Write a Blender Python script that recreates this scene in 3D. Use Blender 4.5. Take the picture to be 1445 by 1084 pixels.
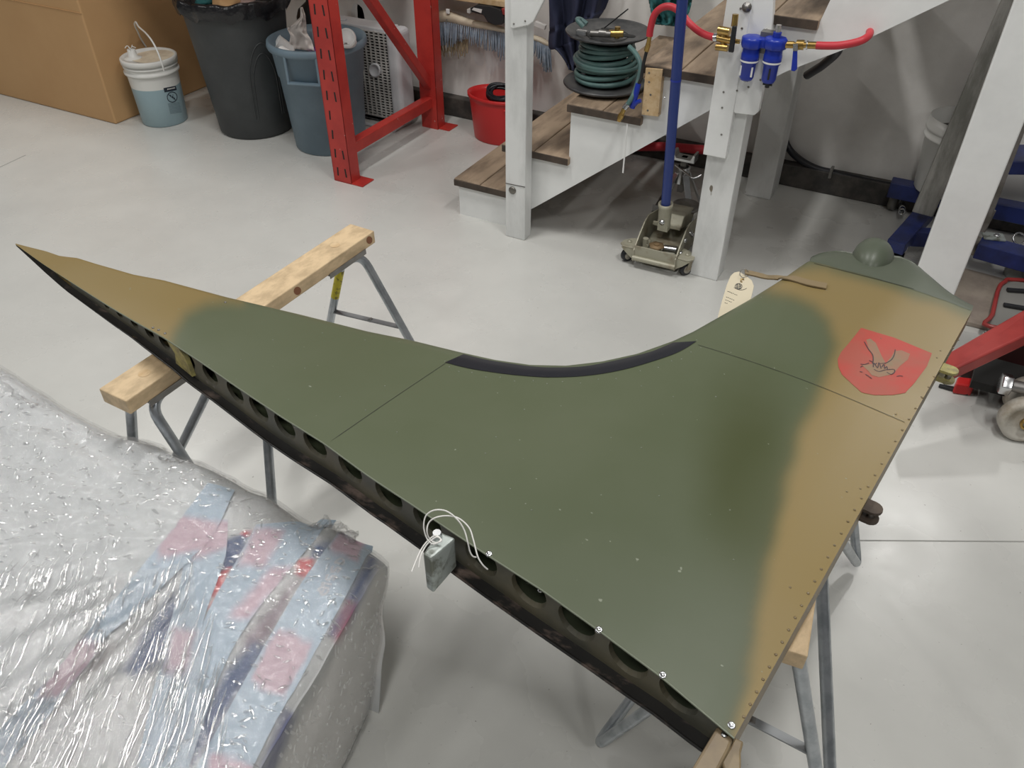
import bpy, math, random
import numpy as np
from mathutils import Vector, Matrix, noise
from mathutils.bvhtree import BVHTree
random.seed(7)
for o in list(bpy.data.objects): bpy.data.objects.remove(o)
SC = bpy.context.scene; COL = SC.collection
# ------------------------------------------------------------------ camera
PW, PH, FOC = 1445, 1084, 1150.0
PITCH, YAW, CAMH = math.radians(39.04), math.radians(28.4), 1.85
FW = Vector((-math.sin(YAW)*math.cos(PITCH), math.cos(YAW)*math.cos(PITCH), -math.sin(PITCH)))
RT = Vector((math.cos(YAW), math.sin(YAW), 0)); UP = RT.cross(FW); EYE = Vector((0, 0, CAMH))
cd = bpy.data.cameras.new('camera'); cam = bpy.data.objects.new('camera', cd); COL.objects.link(cam)
cd.sensor_fit = 'HORIZONTAL'; cd.sensor_width = 36; cd.lens = 36*FOC/PW; cd.clip_start = .02
mw = Matrix((RT, UP, -FW)).transposed().to_4x4(); mw.translation = EYE; cam.matrix_world = mw
SC.camera = cam
# ------------------------------------------------------------------ light
w = bpy.data.worlds.new('world'); SC.world = w; w.use_nodes = True
w.node_tree.nodes['Background'].inputs[0].default_value = (1.0, .98, .95, 1)
w.node_tree.nodes['Background'].inputs[1].default_value = .09
def area(name, loc, sx, sy, power, rz=0, tgt=None, col=(1, .985, .955)):
    l = bpy.data.lights.new(name, 'AREA'); l.shape = 'RECTANGLE'; l.size = sx; l.size_y = sy; l.energy = power; l.color = col
    o = bpy.data.objects.new(name, l); COL.objects.link(o); o.location = loc; o.rotation_euler = (0, 0, rz)
    if tgt: o.rotation_euler = (Vector(tgt)-Vector(loc)).to_track_quat('-Z', 'Y').to_euler()
    return o
area('ceiling_or_fill_lamp', (-5.0, 3.1, 3.9), .2, .8, 70)
area('ceiling_or_fill_lamp', (-4.6, -.6, 3.9), .3, 1.0, 75)  # added to brighten the front of the cardboard box
area('ceiling_or_fill_lamp', (-2.0, 1.9, 4.2), .25, 1.0, 78)
area('ceiling_or_fill_lamp', (.2, 1.9, 4.3), .3, 1.0, 72)
area('ceiling_or_fill_lamp', (2.4, .4, 3.2), .15, .6, 34)  # added low on the right to brighten the wall under the stairs
area('ceiling_or_fill_lamp', (.2, -.9, 4.2), .3, 1.3, 74)  # added fill behind the camera for upright faces and the load's side
area('ceiling_or_fill_lamp', (.75, 5.9, 4.0), .15, .3, 55)
SC.view_settings.view_transform = 'Standard'; SC.view_settings.look = 'None'
SC.view_settings.gamma = 1; SC.view_settings.use_curve_mapping = False; SC.view_settings.exposure = -.50

# ------------------------------------------------------------------ helpers
def ray(px, py): return FW*FOC + RT*(px-PW/2) - UP*(py-PH/2)
def at(px, py, z=0):
    d = ray(px, py); return EYE + d*((z-CAMH)/d.z)
def aty(px, py, y):
    d = ray(px, py); return EYE + d*(y/d.y)
def atx(px, py, x):
    d = ray(px, py); return EYE + d*(x/d.x)
def pxof(p):
    v = Vector(p)-EYE; z = v.dot(FW); return PW/2+FOC*v.dot(RT)/z, PH/2-FOC*v.dot(UP)/z
V = Vector
def lin(c):
    c = c/255; return c/12.92 if c <= .04045 else ((c+.055)/1.055)**2.4
def srgb(r, g, b, k=1.0): return (lin(r)*k, lin(g)*k, lin(b)*k)

def mat(name, col, rough=.5, metal=0, col2=None, scale=8, amt=1.0, lo=.42, hi=.62, bump=0, bscale=60, bdist=.002, coat=0,
        stretch=(1, 1, 1), attr=None, spec=None, rvar=0, specks=None, sss=0):
    m = bpy.data.materials.new(name); m.use_nodes = True
    nt = m.node_tree; N = nt.nodes; L = nt.links; b = N['Principled BSDF']
    b.inputs['Base Color'].default_value = (*col, 1); b.inputs['Roughness'].default_value = rough; b.inputs['Metallic'].default_value = metal
    if coat: b.inputs['Coat Weight'].default_value = coat; b.inputs['Coat Roughness'].default_value = .15
    if spec is not None: b.inputs['Specular IOR Level'].default_value = spec
    if sss: b.inputs['Subsurface Weight'].default_value = sss; b.inputs['Subsurface Radius'].default_value = (.02, .02, .02)
    tc = N.new('ShaderNodeTexCoord'); mp = N.new('ShaderNodeMapping'); mp.inputs['Scale'].default_value = stretch
    L.new(tc.outputs['Object'], mp.inputs['Vector'])
    out = None
    if attr:
        at_ = N.new('ShaderNodeAttribute'); at_.attribute_name = attr; out = at_.outputs['Color']; L.new(out, b.inputs['Base Color'])
    if col2 is not None:
        n = N.new('ShaderNodeTexNoise'); n.inputs['Scale'].default_value = scale; n.inputs['Detail'].default_value = 6; n.inputs['Roughness'].default_value = .62
        L.new(mp.outputs[0], n.inputs['Vector'])
        r = N.new('ShaderNodeMapRange'); r.inputs['From Min'].default_value = lo; r.inputs['From Max'].default_value = hi; r.inputs['To Max'].default_value = amt
        L.new(n.outputs['Fac'], r.inputs['Value'])
        mx = N.new('ShaderNodeMix'); mx.data_type = 'RGBA'
        L.new(r.outputs[0], mx.inputs['Factor'])
        if out: L.new(out, mx.inputs['A'])
        else: mx.inputs['A'].default_value = (*col, 1)
        mx.inputs['B'].default_value = (*col2, 1); out = mx.outputs['Result']; L.new(out, b.inputs['Base Color'])
    if specks:
        sc_, thr, c3 = specks
        n = N.new('ShaderNodeTexNoise'); n.inputs['Scale'].default_value = sc_; n.inputs['Detail'].default_value = 2; L.new(mp.outputs[0], n.inputs['Vector'])
        r = N.new('ShaderNodeMapRange'); r.inputs['From Min'].default_value = thr; r.inputs['From Max'].default_value = thr+.03; L.new(n.outputs['Fac'], r.inputs['Value'])
        mx = N.new('ShaderNodeMix'); mx.data_type = 'RGBA'; L.new(r.outputs[0], mx.inputs['Factor'])
        if out: L.new(out, mx.inputs['A'])
        else: mx.inputs['A'].default_value = (*col, 1)
        mx.inputs['B'].default_value = (*c3, 1); out = mx.outputs['Result']; L.new(out, b.inputs['Base Color'])
    if rvar:
        n = N.new('ShaderNodeTexNoise'); n.inputs['Scale'].default_value = 3; n.inputs['Detail'].default_value = 5; L.new(mp.outputs[0], n.inputs['Vector'])
        r = N.new('ShaderNodeMapRange'); r.inputs['From Min'].default_value = .3; r.inputs['From Max'].default_value = .7
        r.inputs['To Min'].default_value = rough-rvar; r.inputs['To Max'].default_value = rough+rvar
        L.new(n.outputs['Fac'], r.inputs['Value']); L.new(r.outputs[0], b.inputs['Roughness'])
    if bump:
        n = N.new('ShaderNodeTexNoise'); n.inputs['Scale'].default_value = bscale; n.inputs['Detail'].default_value = 4; L.new(mp.outputs[0], n.inputs['Vector'])
        bp = N.new('ShaderNodeBump'); bp.inputs['Strength'].default_value = bump; bp.inputs['Distance'].default_value = bdist
        L.new(n.outputs['Fac'], bp.inputs['Height']); L.new(bp.outputs[0], b.inputs['Normal'])
    return m

class G:
    def __init__(s): s.v = []; s.f = []; s.sm = []
    def add(s, vs, fs, smooth=False):
        k = len(s.v); s.v += [Vector(v) for v in vs]; s.f += [tuple(i+k for i in f) for f in fs]; s.sm += [smooth]*len(fs); return s
    def box(s, c, d, R=None):
        c = Vector(c); hx, hy, hz = d[0]/2, d[1]/2, d[2]/2
        vs = [Vector((x, y, z)) for z in (-hz, hz) for y in (-hy, hy) for x in (-hx, hx)]
        if R is not None: vs = [R @ v for v in vs]
        return s.add([c+v for v in vs], [(0, 2, 3, 1), (4, 5, 7, 6), (0, 1, 5, 4), (2, 6, 7, 3), (0, 4, 6, 2), (1, 3, 7, 5)])
    def lohi(s, a, b): return s.box([(a[i]+b[i])/2 for i in range(3)], [abs(b[i]-a[i]) for i in range(3)])
    def beam(s, p, q, wd, ht, up=(0, 0, 1)):
        p, q = Vector(p), Vector(q); z = (q-p).normalized(); x = Vector(up).cross(z)
        if x.length < 1e-4: x = Vector((1, 0, 0))
        x.normalize(); y = z.cross(x)
        return s.box((p+q)/2, (wd, ht, (q-p).length), Matrix((x, y, z)).transposed())
    def tube(s, pts, r, n=10, closed=False, caps=True):
        pts = [Vector(p) for p in pts]; m = len(pts); rs = r if isinstance(r, (list, tuple)) else [r]*m
        t0 = (pts[1]-pts[0]).normalized(); nrm = t0.orthogonal().normalized(); vs = []
        for i, p in enumerate(pts):
            a = pts[i-1] if (i > 0 or closed) else p; c = pts[(i+1) % m] if (i < m-1 or closed) else p
            t = (c-a).normalized(); nrm = (nrm - t*nrm.dot(t))
            if nrm.length < 1e-6: nrm = t.orthogonal()
            nrm.normalize(); bn = t.cross(nrm)
            vs += [p + (nrm*math.cos(6.28319*k/n)+bn*math.sin(6.28319*k/n))*rs[i] for k in range(n)]
        fs = []
        for i in range(m if closed else m-1):
            j = (i+1) % m
            fs += [(i*n+k, i*n+(k+1) % n, j*n+(k+1) % n, j*n+k) for k in range(n)]
        s.add(vs, fs, True)
        if caps and not closed:
            s.add(vs[:n], [tuple(reversed(range(n)))]); s.add(vs[-n:], [tuple(range(n))])
        return s
    def cyl(s, p, q, r, r2=None, n=16):
        return s.tube([p, q], [r, r if r2 is None else r2], n)
    def lathe(s, prof, c=(0, 0, 0), n=32, axis=(0, 0, 1), sx=1, sy=1, smooth=True, xdir=None):
        c = Vector(c); z = Vector(axis).normalized(); x = Vector(xdir) if xdir else z.orthogonal(); x = (x-z*x.dot(z)).normalized()
        if abs(z.z) > .999 and not xdir: x = Vector((1, 0, 0))
        y = z.cross(x); vs = []
        for r, h in prof:
            vs += [c + x*(r*sx*math.cos(6.28319*k/n)) + y*(r*sy*math.sin(6.28319*k/n)) + z*h for k in range(n)]
        fs = [(i*n+k, i*n+(k+1) % n, (i+1)*n+(k+1) % n, (i+1)*n+k) for i in range(len(prof)-1) for k in range(n)]
        return s.add(vs, fs, smooth)
    def prism(s, poly, ext):
        poly = [Vector(p) for p in poly]; e = Vector(ext); n = len(poly)
        nm = Vector((0, 0, 0))
        for i in range(n): nm += poly[i].cross(poly[(i+1) % n])
        if nm.dot(e) > 0: poly.reverse()
        vs = poly + [p+e for p in poly]
        fs = [tuple(range(n)), tuple(reversed(range(n, 2*n)))] + [(i, i+n, (i+1) % n+n, (i+1) % n) for i in range(n)]
        return s.add(vs, fs)
    def grid(s, fn, nu, nv, smooth=True, flip=False):
        vs = [fn(i/nu, j/nv) for i in range(nu+1) for j in range(nv+1)]; w_ = nv+1
        fs = [(i*w_+j, (i+1)*w_+j, (i+1)*w_+j+1, i*w_+j+1) for i in range(nu) for j in range(nv)]
        if flip: fs = [tuple(reversed(f)) for f in fs]
        return s.add(vs, fs, smooth)
    def ball(s, c, r, n=12, sc=(1, 1, 1)):
        c = Vector(c); m = n//2
        vs = [c+Vector((r*sc[0]*math.sin(math.pi*i/m)*math.cos(6.28319*k/n), r*sc[1]*math.sin(math.pi*i/m)*math.sin(6.28319*k/n), r*sc[2]*math.cos(math.pi*i/m))) for i in range(m+1) for k in range(n)]
        return s.add(vs, [(i*n+k, (i+1)*n+k, (i+1)*n+(k+1) % n, i*n+(k+1) % n) for i in range(m) for k in range(n)], True)
    def build(s, name, m, parent=None, bevel=0, seg=2, solid=0, paint=None, kind=None, label=None):
        if parent: org = worldpos(parent)
        else:
            lo = [min(v[i] for v in s.v) for i in range(3)]; hi = [max(v[i] for v in s.v) for i in range(3)]
            org = Vector(((lo[0]+hi[0])/2, (lo[1]+hi[1])/2, lo[2]))
        me = bpy.data.meshes.new(name); me.from_pydata([v-org for v in s.v], [], s.f)
        me.polygons.foreach_set('use_smooth', s.sm); me.materials.append(m)
        if paint is not None:
            a = me.color_attributes.new('paint', 'FLOAT_COLOR', 'POINT')
            a.data.foreach_set('color', np.concatenate([np.asarray(paint, dtype=np.float32), np.ones((len(paint), 1), np.float32)], 1).ravel())
        me.update()
        o = bpy.data.objects.new(name, me); COL.objects.link(o)
        if parent: o.parent = parent
        else: o.location = org
        if solid:
            md = o.modifiers.new('solid', 'SOLIDIFY'); md.thickness = solid; md.offset = 0
        if bevel:
            md = o.modifiers.new('bevel', 'BEVEL'); md.width = bevel; md.segments = seg; md.limit_method = 'ANGLE'; md.angle_limit = .7
            md.harden_normals = False
        if kind: o['kind'] = kind
        if label: o['label'] = label
        return o
def worldpos(o):
    p = Vector(o.location)
    while o.parent: o = o.parent; p += o.location
    return p
def thing(name, label, cat, loc, group=None):
    o = bpy.data.objects.new(name, None); COL.objects.link(o); o.empty_display_size = .1; o.location = loc
    o['label'] = label; o['category'] = cat
    if group: o['group'] = group
    return o
def tag(o, label, cat, group=None):
    o['label'] = label; o['category'] = cat
    if group: o['group'] = group
    return o
def struct(o): o['kind'] = 'structure'; return o
def smooth_path(pts, k=6, closed=False):
    pts = [Vector(p) for p in pts]; n = len(pts); out = []
    for i in range(n if closed else n-1):
        p0 = pts[(i-1) % n] if (closed or i > 0) else pts[0]; p1 = pts[i]; p2 = pts[(i+1) % n]; p3 = pts[(i+2) % n] if (closed or i < n-2) else pts[-1]
        for j in range(k):
            t = j/k; out.append(.5*((2*p1)+(p2-p0)*t+(2*p0-5*p1+4*p2-p3)*t*t+(3*p1-p0-3*p2+p3)*t**3))
    if not closed: out.append(pts[-1])
    return out
def rounded(pts, r, k=5):
    pts = [Vector(p) for p in pts]; out = [pts[0]]
    for i in range(1, len(pts)-1):
        a, b, c = pts[i-1], pts[i], pts[i+1]; d1 = min(r, (a-b).length*.45); d2 = min(r, (c-b).length*.45)
        p = b+(a-b).normalized()*d1; q = b+(c-b).normalized()*d2
        out += [p.lerp(b, t).lerp(b.lerp(q, t), t) for t in [j/k for j in range(k+1)]]
    return out+[pts[-1]]
def nz(x, y, z=0, s=1): return noise.noise(Vector((x*s, y*s, z*s)))
def interp(tab, x):
    return float(np.interp(x, [t[0] for t in tab], [t[1] for t in tab]))
def polysd(P, poly):
    """signed distance of points P (n,2) to a polygon, positive inside"""
    P = np.asarray(P, float); poly = np.asarray(poly, float); d = np.full(len(P), 1e9); ins = np.zeros(len(P), bool)
    for i in range(len(poly)):
        a, b = poly[i], poly[(i+1) % len(poly)]; ab = b-a
        t = np.clip(((P-a)@ab)/(ab@ab), 0, 1); d = np.minimum(d, np.linalg.norm(P-(a+t[:, None]*ab), axis=1))
        if a[1] != b[1]:
            c = ((a[1] > P[:, 1]) != (b[1] > P[:, 1])) & (P[:, 0] < (b[0]-a[0])*(P[:, 1]-a[1])/(b[1]-a[1])+a[0]); ins ^= c
    return np.where(ins, d, -d)
def sstep(x, a, b):
    t = np.clip((x-a)/(b-a), 0, 1); return t*t*(3-2*t)

# ------------------------------------------------------------------ materials
MT = dict(
 floor=mat('painted_concrete', (.60, .60, .572), .28, col2=(.55, .55, .525), scale=1.3, rvar=.08, specks=(95, .735, (.3, .29, .27)), bump=.08, bscale=18, bdist=.003),
 wall=mat('wall_paint', (.88, .86, .83), .6, col2=(.76, .74, .71), scale=2.2, bump=.15, bscale=30),
 sill=mat('dark_sill', (.035, .032, .03), .6, col2=(.09, .08, .07), scale=9),
 white=mat('white_wood_paint', (.82, .83, .82), .42, col2=(.62, .63, .62), scale=5, bump=.12, bscale=25, specks=(26, .73, (.2, .17, .13)), stretch=(1, 1, .35)),
 white2=mat('white_board_paint', (.86, .87, .86), .4, col2=(.79, .80, .79), scale=4, bump=.1, bscale=20),
 tread=mat('worn_tread_wood', (.37, .275, .19), .6, col2=(.12, .085, .058), scale=5, stretch=(2.5, .6, 2.5), bump=.3, bscale=40, lo=.4, hi=.68),
 treaddark=mat('dirty_tread_edge', (.085, .062, .046), .7, col2=(.045, .033, .025), scale=12, bump=.3),
 pine=mat('pine', (.66, .49, .29), .55, col2=(.55, .37, .19), scale=4, stretch=(7, .5, 7), bump=.1, specks=(14, .72, (.36, .2, .1))),
 pineold=mat('scuffed_pine', (.68, .51, .31), .55, col2=(.5, .37, .22), scale=30, stretch=(1, .5, 1), bump=.25, bscale=60),
 red=mat('red_rack_paint', (.50, .042, .032), .38, col2=(.40, .03, .025), scale=6, specks=(40, .72, (.55, .3, .27))),
 redpl=mat('red_plastic', (.60, .025, .025), .38),
 redhose=mat('red_rubber', (.55, .035, .05), .45),
 redjack=mat('red_enamel', (.36, .045, .04), .32, col2=(.28, .03, .028), scale=7),
 galv=mat('galvanised_tube', (.50, .53, .56), .34, .85, col2=(.36, .39, .42), scale=22),
 strap=mat('flat_strap', (.28, .29, .30), .5, .6),
 chrome=mat('bright_steel', (.62, .63, .64), .25, 1),
 steel=mat('dull_steel', (.30, .29, .28), .42, .8, col2=(.2, .19, .17), scale=10),
 greytube=mat('grey_mast_paint', (.22, .22, .20), .42, .3, col2=(.40, .39, .37), scale=6, stretch=(3, 3, .6)),
 black=mat('black_plastic', (.018, .019, .021), .4),
 rubber=mat('black_rubber', (.014, .015, .02), .33),
 bag=mat('bin_bag', (.012, .012, .014), .28, bump=.6, bscale=35, bdist=.01),
 bincharcoal=mat('charcoal_bin', (.042, .046, .048), .55, col2=(.055, .06, .062), scale=4, bump=.1),
 binblue=mat('blue_grey_bin', (.175, .245, .30), .5, col2=(.14, .20, .245), scale=3, bump=.1),
 card=mat('cardboard', (.56, .345, .165), .75, col2=(.53, .32, .15), scale=1.6, bump=.04, bscale=60),
 pail=mat('white_pail', (.74, .74, .71), .38, sss=.05),
 fluid=mat('blue_fluid_pail', (.30, .42, .47), .38, col2=(.33, .45, .49), scale=2),
 labelk=mat('black_print', (.02, .03, .045), .5),
 labelg=mat('grey_print', (.17, .235, .265), .5),
 paper=mat('paper', (.72, .70, .68), .7, bump=.2),
 tissue=mat('crumpled_film', (.70, .64, .60), .7, bump=.25, bscale=30, bdist=.006),
 cupw=mat('white_cup_plastic', (.80, .80, .79), .35),
 purple=mat('purple_wrapper', (.16, .03, .22), .4),
 fanw=mat('fan_plastic', (.62, .63, .65), .45, col2=(.55, .55, .57), scale=4),
 fangrey=mat('fan_dusty_grille', (.58, .57, .55), .6, col2=(.42, .41, .39), scale=5),
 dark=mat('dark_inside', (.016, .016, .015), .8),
 mopbeige=mat('canvas', (.72, .64, .50), .8, col2=(.62, .53, .40), scale=14, bump=.3),
 mopblue=mat('mop_yarn_blue', (.20, .245, .31), .9, col2=(.29, .33, .39), scale=40),
 mopbrown=mat('mop_yarn_brown', (.28, .22, .14), .9, col2=(.2, .15, .09), scale=40),
 navy=mat('navy_cloth', (.022, .027, .062), .85, bump=.3, bscale=200),
 teal=mat('teal_cloth', (.02, .12, .125), .85, bump=.3, bscale=200),
 hose=mat('green_hose', (.09, .175, .165), .42, col2=(.07, .13, .13), scale=12),
 reel=mat('black_reel', (.045, .047, .05), .38, .3, col2=(.10, .10, .10), scale=10),
 brass=mat('brass', (.56, .38, .13), .3, .95, col2=(.42, .27, .09), scale=20),
 bluepl=mat('blue_plastic', (.012, .035, .36), .32),
 bluepaint=mat('blue_handle_paint', (.018, .042, .21), .35),
 hoistblue=mat('hoist_blue', (.02, .035, .17), .4, col2=(.013, .02, .085), scale=8),
 jackgrey=mat('jack_beige_paint', (.40, .385, .30), .42, .2, col2=(.22, .17, .11), scale=11, lo=.5, hi=.72),
 castwheel=mat('cast_wheel', (.50, .475, .42), .55, col2=(.33, .29, .23), scale=14, bump=.2),
 board=mat('grey_ply', (.34, .29, .24), .6, col2=(.24, .2, .17), scale=6),
 fin=mat('camouflage_paint', (.1, .1, .1), .36, attr='paint', col2=(.2, .2, .16), scale=3, amt=.07, spec=.36, lo=.45, hi=.75, specks=(60, .755, (.24, .26, .2)), bump=.05, bscale=5, bdist=.02, rvar=.05),
 finin=mat('fin_inside_primer', (.10, .098, .075), .5, col2=(.15, .135, .09), scale=7, specks=(30, .72, (.2, .18, .15))),
 finblk=mat('fin_inside_black', (.022, .021, .02), .38, col2=(.16, .12, .10), scale=22, lo=.54, hi=.68, stretch=(.6, 1.5, 1)),
 seam=mat('panel_seam', (.035, .038, .025), .7),
 rivet=mat('rivet_paint', (.20, .15, .08), .3, col2=(.15, .11, .06), scale=30),
 rivetg=mat('bare_rivet', (.17, .19, .14), .35),
 shield=mat('shield_red', (.43, .056, .042), .5, col2=(.36, .08, .056), scale=9),
 ghost=mat('worn_tan', (.24, .17, .10), .5, col2=(.34, .13, .085), scale=12, amt=.7),
 ink=mat('dark_ink', (.06, .04, .045), .6),
 tan=mat('tan_paint', (.24, .18, .10), .45, col2=(.17, .125, .075), scale=8),
 casting=mat('chipped_casting', (.40, .44, .42), .4, .3, col2=(.16, .17, .14), scale=22, lo=.48, hi=.6),
 gusset=mat('zinc_chromate', (.42, .37, .13), .5, col2=(.22, .19, .09), scale=40),
 cord=mat('white_cord', (.82, .81, .78), .7),
 tagp=mat('cream_tag', (.66, .585, .43), .6),
 yellow=mat('yellow_sticker', (.70, .60, .03), .5, col2=(.25, .2, .02), scale=60, lo=.55, hi=.6),
 wrap=mat('wrapped_load', (.6, .6, .6), .42, attr='paint', bump=.35, bscale=26, bdist=.006, stretch=(1, 1, 1)),
 knot=mat('wood_knot', (.25, .10, .045), .6),
)
def film_mat(name, fac, bscale, stretch, strength=1.0, rough=.1, rz=0, dif=.45, dist=.011):
    m = bpy.data.materials.new(name); m.use_nodes = True; nt = m.node_tree; N = nt.nodes; L = nt.links
    N.remove(N['Principled BSDF']); o = N['Material Output']
    tr = N.new('ShaderNodeBsdfTransparent'); gl = N.new('ShaderNodeBsdfGlossy'); gl.inputs['Roughness'].default_value = rough
    tc = N.new('ShaderNodeTexCoord'); mp = N.new('ShaderNodeMapping'); mp.inputs['Scale'].default_value = stretch; mr = N.new('ShaderNodeMapping'); mr.inputs['Rotation'].default_value = (0, 0, rz); L.new(tc.outputs['Object'], mr.inputs[0]); L.new(mr.outputs[0], mp.inputs[0])
    n1 = N.new('ShaderNodeTexNoise'); n1.inputs['Scale'].default_value = bscale; n1.inputs['Detail'].default_value = 5; n1.inputs['Roughness'].default_value = .65; n1.inputs['Distortion'].default_value = .8 if stretch[1] == 1 else .1
    L.new(mp.outputs[0], n1.inputs['Vector'])
    bp = N.new('ShaderNodeBump'); bp.inputs['Strength'].default_value = strength; bp.inputs['Distance'].default_value = dist; L.new(n1.outputs['Fac'], bp.inputs['Height']); L.new(bp.outputs[0], gl.inputs['Normal'])
    df = N.new('ShaderNodeBsdfDiffuse'); df.inputs['Color'].default_value = (.9, .92, .93, 1); 
    m1 = N.new('ShaderNodeMixShader'); m1.inputs[0].default_value = dif; L.new(gl.outputs[0], m1.inputs[1]); L.new(df.outputs[0], m1.inputs[2])
    mx = N.new('ShaderNodeMixShader'); mx.inputs[0].default_value = fac
    L.new(tr.outputs[0], mx.inputs[1]); L.new(m1.outputs[0], mx.inputs[2]); L.new(mx.outputs[0], o.inputs[0])
    return m
_d = at(152, 920, .56)-at(100, 1050, .56); SANG = math.pi/2-math.atan2(_d.y, _d.x)
MT['film'] = film_mat('stretch_film', .24, 62, (1, 1, 1), 1.0, .15, 0, .1, .008)
MT['crinkle'] = film_mat('film_crinkle', .46, 30, (1, 1, 1), .05, .12, 0, .25, .001)
MT['filmstreak'] = film_mat('stretch_film_streaks', .15, 150, (1, .05, 0), 1.0, .16, SANG, .05, .005)

# ------------------------------------------------------------------ setting
g = G(); g.add([(-9, -4, 0), (5, -4, 0), (5, 4.3, 0), (-9, 4.3, 0)], [(0, 1, 2, 3)]); struct(g.build('floor', MT['floor']))
g = G(); g.lohi((-9, 4.16, 0), (5, 4.3, 1.95)); struct(g.build('wall_back', MT['wall']))
g = G(); g.lohi((-9, 4.10, 0), (5, 4.16, .115)); struct(g.build('baseboard_back', MT['sill'], bevel=.006))
g = G(); a = at(1150, 762.5); b = at(1445, 764.5); d = (b-a).normalized(); n_ = Vector((-d.y, d.x, 0))*.0022
g.add([a-d*.25-n_, b+d*1.2-n_, b+d*1.2+n_, a-d*.25+n_], [(0, 1, 2, 3)])
for q in g.v: q.z = .0006
struct(g.build('trim_1', mat('floor_joint', (.33, .33, .31), .6)))
g = G(); a = at(0, 236); b = at(36, 219); d = (b-a).normalized(); n_ = Vector((-d.y, d.x, 0))*.003
g.add([a-d*1.5-n_, b-n_, b+n_, a-d*1.5+n_], [(0, 1, 2, 3)])
for q in g.v: q.z = .0006
struct(g.build('trim_2', bpy.data.materials['floor_joint']))

wl_ = bpy.data.objects['wall_back']
for px, py, sx_, sz_ in ((676, 82, .035, .045), (693, 84, .04, .085), (711, 90, .05, .03), (522, 28, .09, .16), (505, 24, .05, .08)):
    g = G(); c = aty(px, py, 4.1594); n = 18
    g.add([c+V((sx_*(1+.3*nz(k*.9, px))*math.cos(6.283*k/n), 0, sz_*(1+.3*nz(k*.7, py))*math.sin(6.283*k/n))) for k in range(n)], [tuple(range(n))]); g.build('paint_patch', bpy.data.materials['white_board_paint'], wl_)
# ------------------------------------------------------------------ the fin
ROOT = [(22, 345), (60, 372), (100, 398), (150, 430), (190, 454), (230, 476), (285, 512), (340, 550), (400, 590), (456, 625), (520, 672), (590, 718), (640, 752), (690, 785), (765, 833), (845, 890), (935, 957), (1012, 1022), (1036, 1042)]
FAR = [(22, 344), (45, 350), (65, 355), (85, 362), (110, 365), (135, 373), (190, 389), (232, 397), (320, 421), (420, 445), (520, 470), (580, 482), (650, 499), (700, 510), (750, 517), (800, 518), (850, 512), (900, 501), (950, 483), (980, 469), (1020, 446), (1060, 423), (1100, 398), (1143, 368), (1180, 377), (1230, 390), (1290, 408), (1340, 425), (1372, 438)]
def resample(pl, n, us):
    P = [Vector((a, b)) for a, b in pl]; d = [0]
    for i in range(1, len(P)): d.append(d[-1]+(P[i]-P[i-1]).length)
    d = [q/d[-1] for q in d]
    return [(float(np.interp(u, d, [p.x for p in P])), float(np.interp(u, d, [p.y for p in P]))) for u in us]
NU, NV = 220, 80
# parameter: keep the ribs roughly parallel to the rear spar near u=1
us = [i/NU for i in range(NU+1)]
def ufar(u): return u
ROOTT = [(0, .004), (.06, .045), (.15, .062), (.22, .10), (.33, .112), (.5, .104), (.62, .112), (.72, .118), (.85, .105), (.95, .09), (1, .078)]
ZC = .758
rootpx = resample(ROOT, NU, us); farpx = resample(FAR, NU, [ufar(u) for u in us])
ucorner = None
Pd = [Vector(q) for q in FAR]; dl = [0]
for i in range(1, len(Pd)): dl.append(dl[-1]+(Pd[i]-Pd[i-1]).length)
ucorner = dl[23]/dl[-1]
troot = [interp(ROOTT, u) for u in us]
tfar = [interp([(0, .002), (.1, .014), (.3, .03), (ucorner-.02, .035), (ucorner+.03, .05), (1, .05)], u) for u in us]
RP = [at(*rootpx[i], ZC+troot[i]/2) for i in range(NU+1)]
def lew(u): return 1-float(sstep(u, ucorner-.015, ucorner+.02))
FP = [at(*farpx[i], ZC+.5*tfar[i]*(1-lew(us[i]))) for i in range(NU+1)]
def finpt(i, v, side, off=0.0):
    u = us[i]; t = troot[i]*(1-v)+tfar[i]*v
    t *= 1+.10*math.sin(math.pi*v)*math.sin(math.pi*u)
    w_ = lew(u)
    if v > .9:
        e = (v-.9)/.1; t *= 1-w_+w_*math.sqrt(max(0, 1-e*e))
    p = RP[i].lerp(FP[i], v)
    return Vector((p.x, p.y, ZC+side*t/2+off*side))
VV = [0, .004] + [.004+.896*j/60 for j in range(1, 61)] + [.9+.1*math.sin(math.pi/2*j/18) for j in range(1, 19)]
NV = len(VV)-1
fin = thing('aircraft_fin', 'large camouflage-painted aircraft tail fin lying flat across two sawhorses', 'aircraft part', (RP[120].x, RP[120].y, .7))
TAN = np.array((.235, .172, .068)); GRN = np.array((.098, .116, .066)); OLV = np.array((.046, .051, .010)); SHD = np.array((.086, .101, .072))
TAN1 = [(0, 300), (345, 300), (342, 426), (318, 424), (290, 428), (262, 442), (245, 470), (222, 525), (0, 525)]
TAN2 = [(1075, 408), (1110, 414), (1150, 428), (1174, 452), (1182, 487), (1170, 530), (1148, 575), (1130, 620), (1112, 690), (1095, 760), (1078, 830), (1068, 900), (1058, 960), (1046, 1000), (1033, 1045), (1030, 1100), (1500, 1100), (1500, 490), (1372, 452), (1300, 425), (1220, 397), (1165, 380), (1120, 384)]
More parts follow.
